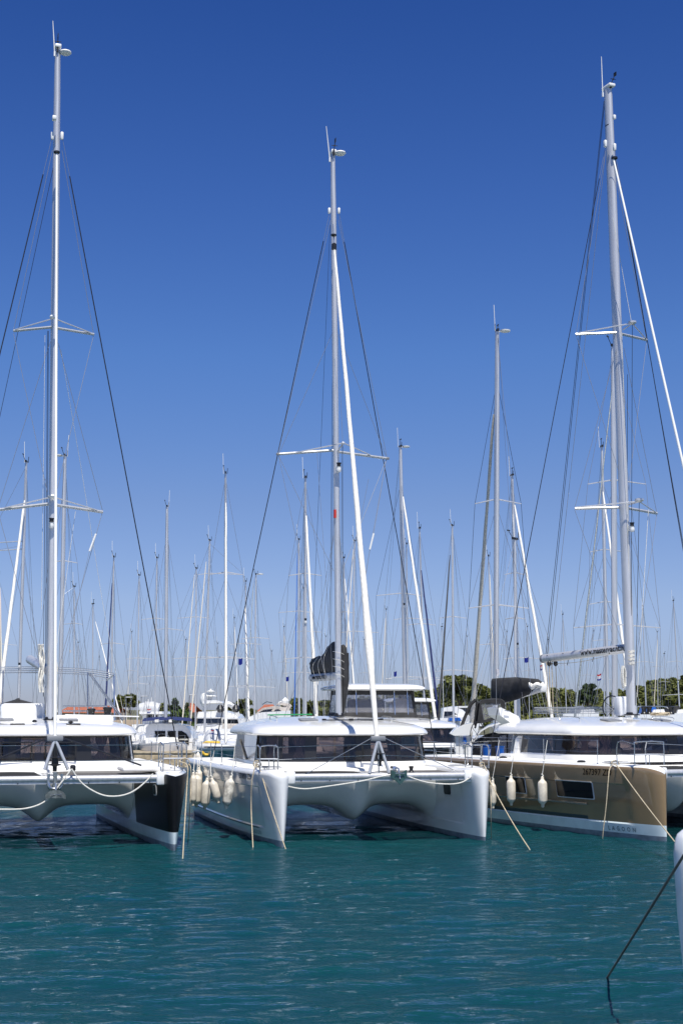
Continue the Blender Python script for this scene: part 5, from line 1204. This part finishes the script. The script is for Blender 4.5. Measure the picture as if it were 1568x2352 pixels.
e, P = solid_yacht('small sporty cream motor yacht with two slanted blue windows', 'motor_yacht', Y2, [
    ('hull', 'gel', [(560, 1662), (563, 1650), (600, 1636), (668, 1632), (668, 1662)], 7, 0),
    ('cabin', 'uphol', [(586, 1640), (603, 1626), (632, 1621), (660, 1626), (668, 1636), (667, 1641)], 5, .5),
    ('cabin_window', 'bglass', [(593, 1637), (607, 1630), (627, 1628), (620, 1636)], .2, .2),
    ('cabin_window', 'bglass', [(626, 1636), (634, 1629), (640, 1629), (648, 1634)], .2, .2),
    ('radar_arch', 'uphol', [(634, 1618), (640, 1615), (664, 1616), (669, 1622), (664, 1630), (652, 1627), (660, 1621)], 3, 1.5)], ox=620)
MB().tube([P(603, 1618, 1), P(612, 1612, 1), P(625, 1614, 1)], .05, 5).build('handrail', 'steel', e)
MB().lathe(P(655, 1611, 2), [(.2, -.6), (.4, -.2), (.4, .1), (0, .45)], 12).build('satellite_dome', 'plastic', e)
MB().tube([P(636, 1621, 2), P(642, 1612, 2), P(662, 1613, 2)], .07, 6).build('antenna_bar', 'plastic', e)
Y3 = 125
e, P = solid_yacht('white motor yacht with open flybridge carrying a tender, behind the thin forked mast', 'motor_yacht', Y3, [
    ('hull', 'gel', [(300, 1690), (303, 1664), (375, 1663), (378, 1690)], 9, 0),
    ('saloon', 'gel', [(326, 1666), (328, 1638), (366, 1638), (368, 1666)], 6, 1),
    ('saloon_window', 'dglass', [(337, 1655), (337, 1642), (349, 1642), (349, 1655)], .2, .8),
    ('saloon_window', 'dglass', [(352, 1655), (352, 1642), (362, 1642), (362, 1655)], .2, .8),
    ('flybridge', 'gel', [(320, 1640), (320, 1634), (372, 1634), (374, 1640)], 7, .3)], ox=345)
MB().tube(smooth([P(323, 1630, 1), P(345, 1626, 1), P(365, 1630, 1)], 4), .55, 10).build('tender', 'lgrey', e)
MB().tube([P(329, 1634, 2), P(335, 1613, 2), P(357, 1613, 2), P(364, 1634, 2)], .07, 6).tube([P(333, 1620, 2), P(360, 1620, 2)], .06, 6).tube([P(341, 1613, 2), P(341, 1606, 2)], .05, 5).tube([P(348, 1613, 2), P(348, 1602, 2)], .03, 5).build('radar_arch', 'plastic', e)
Y4 = 120
e, P = solid_yacht('white motor yacht with blue side glass, beyond the enclosure catamaran', 'motor_yacht', Y4, [
    ('hull', 'gel', [(1000, 1700), (1002, 1650), (1080, 1645), (1100, 1655), (1100, 1700)], 8, 0),
    ('cabin', 'gel', [(1015, 1652), (1018, 1626), (1040, 1622), (1062, 1630), (1082, 1648)], 5, .5),
    ('cabin_window', 'bglass', [(1019, 1646), (1020, 1634), (1038, 1634), (1050, 1641)], .2, .2),
    ('canopy', 'bluep', [(1030, 1656), (1032, 1649), (1055, 1648), (1060, 1656)], 1.5, -1.5)], ox=1040)
e, P = solid_yacht('low white motor boat with slim hard top, seen through the masts by the pines', 'motor_yacht', 140, [
    ('hull', 'gel', [(1035, 1668), (1040, 1646), (1100, 1644), (1110, 1668)], 6, 0),
    ('hard_top', 'gel', [(1044, 1626), (1048, 1622), (1092, 1621), (1096, 1625)], 4, 1),
    ('windscreen', 'bglass', [(1048, 1640), (1054, 1627), (1070, 1626), (1076, 1640)], .2, .8)], ox=1070)

# -------- white enclosure catamaran beyond the centre one
Y5 = 72; c5 = atY(990, 1700, Y5); e5 = empty('catamaran', 'second white catamaran with hard top enclosure, half hidden behind the first', 'catamaran', (c5.x, Y5, 0), R(12))
f5 = Frame((c5.x, Y5), R(12))
hl = Hull(2.9)
for s in (-1, 1): hull_mesh(hl, s, e5, 'hull', ['gel', 'anti', 'dstripe', 'deck'], fnC)
cabin(e5, 2.7, 3.0, 8.5, zb=2.0, zt=2.75, curt=(26,), mull=((18, 19),))
enclosure(e5, -.3, 1.75, 6.2, 8.0, 3.28, 4.15, post=(.4, 1.2))
# -------- blue hull bow in the gap and its deck gear
Y6 = 60; c6 = atY(1085, 1740, Y6)
BSE, f6, _ = BS('pale blue green hulled yacht with teak rail, bow in the narrow gap', (1183, 1640), (1182, 1240), 16, .06, hull='teal', length=12, yaw=-38, dist=66, sp=((1420, 1160, 1205),), stripe='teal')
# -------- catamaran with charcoal dodger (mast with lettered boom)
Y7 = 57
e7 = empty('catamaran', 'light brown catamaran with charcoal dodger, steering wheel and dark cockpit tent', 'catamaran', (atY(1140, 1700, Y7).x, Y7, 0), 0)
ox7 = e7.location.x
def P7(x, y, dy=0): p = atY(x, y, Y7+dy); return V(p.x-ox7, dy, p.z)
def solid7(nm, m_, pts, dep, dy, par=None, ang=40):
    a = [P7(x, y, dy) for x, y in pts]; return MB().loft([a, [p+V(0, dep, 0) for p in a]], True, True, True).build(nm, m_, par or e7, ang)
solid7('hull', 'brown', [(1075, 1840), (1080, 1752), (1110, 1746), (1330, 1746), (1330, 1840)], 5.5, .5)
solid7('side_deck', 'deck', [(1060, 1752), (1066, 1746), (1100, 1742), (1330, 1742), (1330, 1748), (1110, 1749)], 5.6, .4)
solid7('cockpit_tent', 'canvas', [(1078, 1746), (1086, 1724), (1103, 1703), (1130, 1688), (1165, 1680), (1200, 1678), (1215, 1746)], 2.5, .9)
for q in ([(1105, 1722), (1106, 1708), (1120, 1700), (1121, 1726)], [(1147, 1743), (1147, 1690), (1162, 1688), (1162, 1743)], [(1166, 1743), (1166, 1686), (1185, 1684), (1185, 1743)], [(1190, 1743), (1190, 1686), (1198, 1686), (1198, 1743)]):
    solid7('tent_window', 'vinyl', q, .04, .85)
# curved white roof of the cockpit
rf = []
for x, y in ((1092, 1690), (1105, 1676), (1120, 1667), (1145, 1660), (1175, 1656), (1220, 1656)):
    rf.append([P7(x, y+4, .2), P7(x, y, .2), P7(x, y-3, 1.5), P7(x, y-3, 4), P7(x, y+4, 4)])
MB().loft(rf, False, True, True).build('cockpit_roof', 'gel', e7, ang=60)
d7 = []
for dy, k in ((.2, 0), (1.0, .6), (2.6, 1)):
    d7.append([P7(1092, 1664, dy), P7(1097, 1612+4*(1-k), dy), P7(1104, 1607+5*(1-k), dy), P7(1130, 1604+5*(1-k), dy), P7(1150, 1605+5*(1-k), dy), P7(1158, 1610+5*(1-k), dy), P7(1166, 1642, dy)])
dd = MB().loft(d7, False)
fr_pts = [(1095, 1662), (1101, 1612), (1106, 1607), (1150, 1606), (1157, 1612), (1163, 1640), (1150, 1650), (1112, 1660)]
in_pts = [(1110, 1653), (1104, 1618), (1108, 1616), (1148, 1616), (1150, 1619), (1154, 1638), (1147, 1641), (1112, 1654)]
a = [P7(x, y, .18) for x, y in fr_pts]; b = [P7(x, y, .18) for x, y in in_pts]
dd.loft([a, b], True)
dg = dd.build('dodger', 'canvas', e7, ang=50)
MB().add([P7(x, y, .2) for x, y in in_pts], [tuple(range(len(in_pts)))]).build('dodger_window', 'vinyl', dg)
sw = [(1062, 1668), (1078, 1622), (1088, 1610), (1094, 1612), (1090, 1650), (1080, 1660), (1066, 1672)]
MB().add([P7(x, y, 1.2) for x, y in [(1068, 1662), (1079, 1626), (1090, 1612), (1092, 1650), (1080, 1652)]], [(0, 1, 2, 3, 4)]).build('side_screen', 'vinyl', dg)
MB().tube([P7(1058, 1672, 1.1), P7(1066, 1650, 1.1), P7(1080, 1618, 1.1), P7(1092, 1607, 1.1)], .07, 6).tube([P7(1088, 1672, 1.0), P7(1094, 1645, 1.0), P7(1096, 1612, 1.0)], .08, 6).build('side_border', 'canvas', dg)
cw = P7(1096, 1688, .1)
wm = MB().tube([cw+V(.30*math.cos(a_), .2*math.cos(a_), .52*math.sin(a_)) for a_ in [2*math.pi*i/24 for i in range(25)]], .02, 6, cap=False)
for i in range(5): wm.tube([cw, cw+V(.28*math.cos(i*1.256), .2*math.cos(i*1.256), .5*math.sin(i*1.256))], .010, 5)
wm.build('steering_wheel', 'black', e7)
solid7('helm_seat', 'gel', [(1035, 1686), (1045, 1674), (1065, 1664), (1085, 1660), (1090, 1668), (1080, 1688), (1045, 1690)], 1.0, .6)
solid7('aft_panel', 'gel', [(1046, 1740), (1046, 1690), (1080, 1690), (1086, 1700), (1080, 1740)], .6, .8)
solid7('locker_flap', 'bluep', [(1063, 1708), (1063, 1690), (1070, 1690), (1071, 1706), (1067, 1709)], .05, .7)
# charcoal sail cover and lettered boom of the tall grey mast, rising away from it
bb0, bb1 = P7(1160, 1606, 3.5), P7(1246, 1580, 1.2)
bo7 = MB().tube([bb0-(bb1-bb0)*.25, bb1], .15, 12).build('boom', 'lgrey', e7)
MB().box(bb1, (.28, .3, .34), bev=.05).build('boom_end', 'plastic', bo7)
vs7 = text_mesh('www.masteryachting.hr', .19)
boom_text(bo7, bb0, bb1, .15, .05, vs7, -.05)
q0, q1 = P7(1128, 1590, 3.9), P7(1243, 1572, 1.3)
prof7 = [(0, .50, .06), (.03, .58, .2), (.2, .55, .24), (.5, .48, .22), (.8, .32, .2), (.93, .25, .16), (1, .12, .08)]
rg = []
for k, hh, ww in prof7:
    c = q0.lerp(q1, k); rg.append([c+V(ww*.5*math.cos(a_), ww*math.cos(a_), hh*math.sin(a_)) for a_ in [2*math.pi*j/14 for j in range(14)]])
MB().loft(rg, True, True, True).build('sail_cover', 'canvas', e7, ang=60)
MB().tube(smooth([P7(1214, 1568, 1.2), P7(1222, 1578, 1.1), P7(1230, 1572, 1.0), P7(1240, 1575, 1.1), P7(1246, 1568, 1.2)], 4), [.03, .05, .09, .1, .12, .1, .1, .08, .09, .1, .11, .1, .09, .07, .05, .05, .04], 8).build('loose_sailcloth', 'sail', e7)
for x, y in ((1117, 1716), (1147, 1719)):
    c = P7(x, y+7, -.2)+V(ox7, Y7, 0)
    e = empty('bucket', 'royal blue bucket on the brown side deck, '+('under the turnbuckle' if x < 1130 else 'nearer the white cockpit coaming'), 'bucket', c, 0, 'blue buckets on the side deck')
    MB().lathe((0, 0, 0), [(.15, -.22), (.18, .18), (.195, .18), (.195, .21), (.17, .21), (.15, -.18)], 18).build('bucket_body', 'bluep', e)
    tubeobj('handle', [V(.18*math.cos(t), -.02, .18-.16*math.sin(t)) for t in [math.pi*i/10 for i in range(11)]], .008, 'steel', e)
tubeobj('rail', [P7(1060, 1706, .2), P7(1130, 1702, .2), P7(1200, 1702, .2)], .012, 'steel', e7)
for x in (1064, 1084, 1143): tubeobj('stanchion', [P7(x, 1746, .2), P7(x+1, 1702, .2)], .016, 'steel', e7)
# solar rails in front of the pines, far pontoon clutter
for i, (x, w_, lb) in enumerate(((1500, 34, 'low white motor boat by the pontoon, blue canopy'), (1556, 30, 'low white motor boat by the pontoon, wooden mast stub'), (1335, 40, 'low grey covered boat behind the bronze catamaran roof'))):
    solid_yacht(lb, 'motor_boat', 110+8*i, [('hull', 'gel', [(x-w_, 1665), (x-w_-4, 1640), (x+w_, 1636), (x+w_, 1665)], 5, 0), ('canopy', ('bluep', 'canvas', 'grey')[i], [(x-w_*.5, 1640), (x-w_*.4, 1625), (x+w_*.1, 1621), (x+w_*.3, 1638)], 3, 1), ('cabin', 'gel', [(x-w_*.1, 1640), (x, 1630), (x+w_*.7, 1629), (x+w_*.8, 1638)], 3, .6)], group='low motor boats by the far pontoon', ox=x, cat='motor boat')

# ---------------------------------------------------------------- flags
def flag(x, y, Y, w, h, m, label, cloth2=None):
    c = atY(x, y, Y); s = Y/F; nx = 8; rows_ = []
    for j in range(5):
        rows_.append([V((i/nx)*w*s*.9, .06*math.sin(i*1.3+j*.4), -j/4*h*s-.12*h*s*math.sin(i*.5)) for i in range(nx+1)])
    e = empty('flag', label, 'flag', c, 0, 'small flags on the rigging')
    MB().loft(rows_, False, mi=(lambda i, j: 0 if not cloth2 else (0 if i < 1 else (1 if i < 3 else 2)))).build('flag_cloth', [m]+(cloth2 or []), e)
    tubeobj('flag_halyard', [V(0, 0, 1.2), V(0, 0, -h*s-1.0)], .008, 'wire', e, 4)
flag(548, 1512, 78, 10, 14, 'flagb', 'blue flag between two furled masts above the motor yachts')
flag(657, 1554, 90, 7, 10, 'flagb', 'small blue flag by the trio of slim masts')
flag(904, 1542, 85, 7, 11, 'flagb', 'blue flag just above the hard top enclosure')
flag(1203, 1510, 62, 11, 11, 'flagb', 'blue flag right of the tall grey mast, over the charcoal cover')
flag(1370, 1548, 62, 10, 14, 'flagr', 'red white and blue flag beside the thick grey mast', ['flagw', 'flagb'])
flag(1239, 1527, 60, 6, 12, 'flagr', 'red and blue flag hanging at the end of the bare boom', ['flagw', 'flagb'])
flag(1100+38, 1535, 50, 8, 16, 'flagw', 'pale weathered flag in front of the tall grey mast')
flag(338, 1628, 100, 10, 9, 'flagr', 'ensign in red white and blue over the stern of the flybridge yacht', ['flagw', 'flagb'])
flag(160, 1492, 80, 5, 7, 'flagw', 'pale flag beside the spars behind the silver foil')
flag(485, 1676, 86, 8, 9, 'flagr', 'bunched red and blue flag by the orange crate', ['flagw', 'flagb'])
flag(945, 1596, 90, 8, 6, 'flagr', 'tiny striped flag near the spiral sail', ['flagw', 'flagb']) if False else None

# ================================================================= SETTING
def geo(a, b, n, lo_dense, hi_dense, step):
    xs = list(np.arange(lo_dense, hi_dense, step)); x = hi_dense; s = step
    while x < b: xs.append(x); s *= 1.25; x += s
    xs.append(b); x = lo_dense; s = step; pre = []
    while x > a: s *= 1.25; x -= s; pre.append(max(x, a))
    return np.array(sorted(set(pre[::-1]+xs)))
xs = geo(-2500, 2500, 0, -10.5, 13, .085); ys = geo(-60, 5000, 0, 13, 44, .05)
X, Yg = np.meshgrid(xs, ys); Z = np.zeros_like(X)
rng = np.random.RandomState(3)
for i in range(90):
    lam = 10**rng.uniform(math.log10(.22), math.log10(2.6)); th = rng.normal(math.pi/2+.12, .42); kx, ky = math.cos(th)*2*math.pi/lam, math.sin(th)*2*math.pi/lam
    Z += (.0025*lam**.95)*np.sin(kx*X+ky*Yg+rng.uniform(0, 6.28)+.8*np.sin(.45*X+i)+.7*np.sin(.38*Yg+2*i))
fade = np.clip((70-Yg)/30, 0, 1)*np.clip((Yg-2)/8, 0, 1)*np.clip((26-np.abs(X))/10, 0, 1); fade *= np.where(Yg < 14, .3, 1)
Z *= fade
nx, ny = len(xs), len(ys)
me = bpy.data.meshes.new('water'); co = np.stack([X, Yg, Z], -1).reshape(-1, 3)
idx = np.arange(nx*ny).reshape(ny, nx); q = np.stack([idx[:-1, :-1], idx[:-1, 1:], idx[1:, 1:], idx[1:, :-1]], -1).reshape(-1, 4)
me.vertices.add(len(co)); me.vertices.foreach_set('co', co.astype(np.float32).ravel())
me.loops.add(q.size); me.loops.foreach_set('vertex_index', q.astype(np.int32).ravel())
me.polygons.add(len(q)); me.polygons.foreach_set('loop_start', np.arange(0, q.size, 4, dtype=np.int32)); me.polygons.foreach_set('loop_total', np.full(len(q), 4, dtype=np.int32))
me.polygons.foreach_set('use_smooth', np.ones(len(q), dtype=bool)); me.materials.append(M['water']); me.update(); me.validate()
wo_ = bpy.data.objects.new('water', me); COL.objects.link(wo_); wo_['kind'] = 'structure'

# far land
lm = MB(); rings = []
for y, z in ((168, -.5), (168.5, 1.1), (180, 1.3), (260, 1.8), (330, 3.5), (900, 6)):
    rings.append([V(x, y+3*math.sin(x*.05), z+(.25*math.sin(x*.13+y) if y > 170 else 0)) for x in range(-900, 901, 12)])
lm.loft(rings, False).build('terrain', 'land')['kind'] = 'structure'
# stone quay and concrete pontoon
def quay(name, label, x0, x1, Y, top, dep, m, rz=0):
    a = atY(x0, 1700, Y).x; b = atY(x1, 1700, Y).x; mb = MB(); cx_ = (a+b)/2
    e = empty(name, label, name.replace('_', ' '), (cx_, Y, 0), rz)
    mb.box((0, dep/2, (top-1)/2), (b-a, dep, top+1), bev=.04); mb.build('quay_wall', m, e)
    MB().box((0, dep/2, top+.05), (b-a+.1, dep+.1, .09), bev=.03).build('quay_cap', 'concrete', e)
    return e
quay('stone_quay', 'tan stone quay wall behind the boats in the gap', 250, 470, 97, .85, 6, 'stone')
quay('concrete_pontoon', 'low tan concrete pontoon seen under the black bow catamaran', -80, 125, 60, .32, 3, 'concrete')
quay('far_pontoon', 'long low concrete jetty far behind the boats', -300, 1900, 158, .7, 4, 'concrete')
# buildings
def house(label, x0, x1, yt, ye, Y, wallm='wall', h=None, arches=()):
    a, b = atY(x0, ye, Y), atY(x1, ye, Y); cx_ = (a.x+b.x)/2; w = b.x-a.x; ze = a.z; zr_ = atY(x0, yt, Y).z
    e = empty('house', label, 'house', (cx_, Y, 0), 0, 'low buildings behind the marina')
    MB().box((0, 4, ze/2), (w, 8, ze)).build('wall', wallm, e)
    MB().loft([[V(-w/2-.4, -.5, ze), V(w/2+.4, -.5, ze)], [V(-w/2+.5, 4, zr_+.4), V(w/2-.5, 4, zr_+.4)], [V(-w/2-.4, 8.5, ze), V(w/2+.4, 8.5, ze)]], False).build('roof', 'tile', e)
    n = max(2, int(w/4))
    for i in range(n):
        MB().box((-w/2+w*(i+.5)/n, -.03, ze*.62), (1.1, .1, 1.3)).build('window', 'dglass', e)
    return e
house('long low house with orange red tile roof behind the black bow catamaran', 140, 272, 1627, 1637, 200)
house('red roofed house half hidden by green shrubs near the flybridge yacht', 420, 446, 1621, 1636, 190)
house('red gabled house behind the sporty cream motor yacht', 596, 632, 1624, 1634, 210)
ar = empty('boathouse', 'low stone boathouse with a dark arched opening by the shore', 'boathouse', (atY(301, 1650, 180).x, 180, 0), 0)
MB().box((0, 3, 1.6), (8, 6, 2.3)).build('wall', 'wall', ar)
MB().loft([[V(1.6*math.cos(a_), -.06, .8+1.3*math.sin(a_)) for a_ in [math.pi*i/12 for i in range(13)]], [V(1.6*math.cos(a_), .0, .8+1.3*math.sin(a_)) for a_ in [math.pi*i/12 for i in range(13)]]], True, True, True).build('arch_opening', 'inter', ar)
wb = empty('villa', 'pale flat roofed villa peeking out of the wooded slope', 'villa', (atY(1465, 1603, 290).x, 290, 0), 0)
MB().box((0, 0, atY(1465, 1603, 290).z-1.5), (7, 4, 3.2)).build('wall', 'wallw', wb); MB().box((0, 0, atY(1465, 1603, 290).z+.2), (7.6, 4.6, .2)).build('roof', 'wallw', wb)

# ---------------------------------------------------------------- trees
def leaves(mb, c, rad, n, s, squash=(1, 1, 1), clumps=14, shape=None):
    c = Vector(c); cl = []
    for i in range(clumps):
        while True:
            p = V(random.uniform(-1, 1), random.uniform(-1, 1), random.uniform(-1, 1))
            if p.length < 1: break
        if shape == 'cone': t = random.random(); p = V(p.x*(1-t)*.9, p.y*(1-t)*.9, t*2-1)
        p = V(p.x*squash[0], p.y*squash[1], p.z*squash[2])*rad
        cl.append((p, rad*random.uniform(.22, .40)))
    vs = []; fs = []
    for i in range(n):
        p, r = random.choice(cl)
        d = V(random.gauss(0, 1), random.gauss(0, 1), random.gauss(0, 1)).normalized()*r*random.uniform(.55, 1.05)
        q = c+p+V(d.x, d.y, d.z*.7); a = V(random.gauss(0, 1), random.gauss(0, 1), random.gauss(0, .6)).normalized(); b = a.cross(V(random.gauss(0, 1), random.gauss(0, 1), random.gauss(0, 1))).normalized()
        ss = s*random.uniform(.6, 1.3); k = len(vs)
        vs += [q+a*ss, q+b*ss*.55, q-a*ss, q-b*ss*.55]; fs.append((k, k+1, k+2, k+3))
    mb.add(vs, fs)
def tree(label, x, ytop, w, Y, m='pine', shape=None, group='trees behind the marina', sq=(1, 1, .75), n=2600, name='pine_tree', base=1.3, clumps=26):
    rad = w/2*Y/F; top = atY(x, ytop, Y); zc = top.z-rad*sq[2]*1.05; e = empty(name, label, 'tree', (top.x, Y, base), 0, group)
    zc -= base
    mb = MB(); leaves(mb, (0, 0, zc), rad, n, .26*rad**.35, sq, clumps, shape); mb.build('crown', m, e, flat=True)
    t = MB(); t.tube([V(0, 0, -.3), V(.1, 0, zc*.4), V(-.05, 0, zc)], [rad*.09, rad*.07, rad*.03], 8)
    for i in range(6):
        a = i*1.05; t.tube([V(0, 0, zc*(.35+.1*i)), V(math.cos(a)*rad*.35, math.sin(a)*rad*.3, zc*(.55+.1*i)), V(math.cos(a)*rad*.6*sq[0], math.sin(a)*rad*.5, zc*(.7+.08*i))], [rad*.04, rad*.025, rad*.01], 6)
    t.build('trunk', 'bark', e)
tree('tall broad pine crown rising highest above the hedge, behind the dark furled sail', 1055, 1548, 78, 215, n=4200)
tree('round pine above the charcoal dodger, lower than its tall neighbour', 1105, 1576, 60, 210, n=2600)
tree('dark upright pine between the boom and the thick grey mast', 1350, 1572, 46, 200, 'cypress', n=2600, sq=(1, 1, 1))
tree('dark conical evergreen beside the black shroud, left of the red roof', 403, 1604, 30, 178, 'cypress', 'cone', sq=(1, 1, 1.3), name='cypress_tree', n=1800)
tree('small pointed tree in front of the red roofed house', 430, 1615, 16, 176, 'pine', 'cone', sq=(1, 1, 1.6), name='cypress_tree', n=900)
tree('brownish round tree beside the dark conical evergreen', 384, 1617, 32, 182, n=1600, name='oak_tree')
tree('bushy green shrub mass below the red roofed house', 412, 1632, 50, 172, 'shrub', n=2800, name='shrub', sq=(1, 1, .7))
tree('olive green round tree left of two above the stern rails', 272, 1598, 26, 185, n=1700, name='oak_tree', sq=(1, 1, 1))
tree('wide olive green tree above the white flybridge yacht mast', 300, 1594, 34, 188, n=2200, name='oak_tree', sq=(1, 1, .9))
tree('tree behind the radar arch of the large motor yacht', 556, 1606, 52, 200, n=2200, name='oak_tree')
tree('low tree with ragged top near the spiral sail', 528, 1614, 30, 205, n=1200, name='oak_tree')
tree('round tree behind the sporty motor yacht dome', 672, 1600, 52, 200, n=2200, name='oak_tree')
tree('dark bushy tree left of the flag by the thick masts', 1205, 1560, 66, 225, n=2600)
tree('low olive tree beside the white mast foot', 700, 1612, 60, 215, 'pine', n=2200, name='oak_tree')
for i, (x, yt, w, Y_) in enumerate(()): pass
fm = MB()
def ftop(x): return float(np.interp(x, [690, 750, 960, 1000, 1080, 1130, 1200, 1260, 1300, 1340, 1400, 1440, 1480, 1520, 1568, 1700], [1616, 1612, 1592, 1580, 1576, 1580, 1574, 1582, 1592, 1588, 1592, 1588, 1576, 1564, 1555, 1550]))
x = 700
while x < 1700:
    for Y_, dy_, k_ in ((random.uniform(285, 320), 0, 1.0), (random.uniform(250, 275), 16, .9), (random.uniform(225, 245), 34, .85)):
        w = random.uniform(40, 70)*k_; yt = ftop(x)+random.uniform(-4, 6)+dy_; rad = w/2*Y_/F; xx = x+random.uniform(-8, 8)
        p = atY(xx, yt, Y_)
        leaves(fm, (p.x, Y_, p.z-rad*.6), rad, 1150, .42, (1, 1, .62), 20)
    x += random.uniform(11, 17)
for i in range(70):
    x = random.uniform(700, 1700); p = atY(x, 1634, 222); leaves(fm, (p.x, 222, 2.0), 3.2, 260, .45, (1.5, 1, .7), 12)
o = fm.build('woodland', 'pine', None, flat=True); tag(o, 'wooded slope of pines and scrub along the far shore', 'woodland', kind='stuff')
sb = MB()
for i in range(60):
    x = random.uniform(-60, 760); Y_ = random.uniform(185, 240); p = atY(x, 1634, Y_); leaves(sb, (p.x, Y_, 1.6), random.uniform(.8, 1.5), 90, .3, (1.4, 1, .8), 8)
o = sb.build('undergrowth', 'shrub', None, flat=True); tag(o, 'low green scrub along the shore behind the boats', 'undergrowth', kind='stuff')
# lamp posts on the far quay
def lamppost(x, y, Y, label):
    t = atY(x, y, Y); e = empty('street_lamp', label, 'street lamp', (t.x, Y, 1.2), 0, 'lamp posts on the far quay')
    h = t.z-1.2; MB().tube([V(0, 0, -.3), V(0, 0, h)], [.07, .045], 6).build('pole', 'grey', e); MB().box((.35, 0, h+.03), (.8, .25, .12), bev=.04).build('lamp_head', 'lgrey', e)
lamppost(325*1.0, 1600, 170, 'slim lamp post right of the thin forked mast'); lamppost(449-13, 1597, 170, 'slim lamp post beside the small pointed tree')
lamppost(272+18, 1602, 172, 'slim lamp post in front of the olive green trees'); lamppost(885, 1560, 175, 'slim lamp post just above the hard top enclosure')
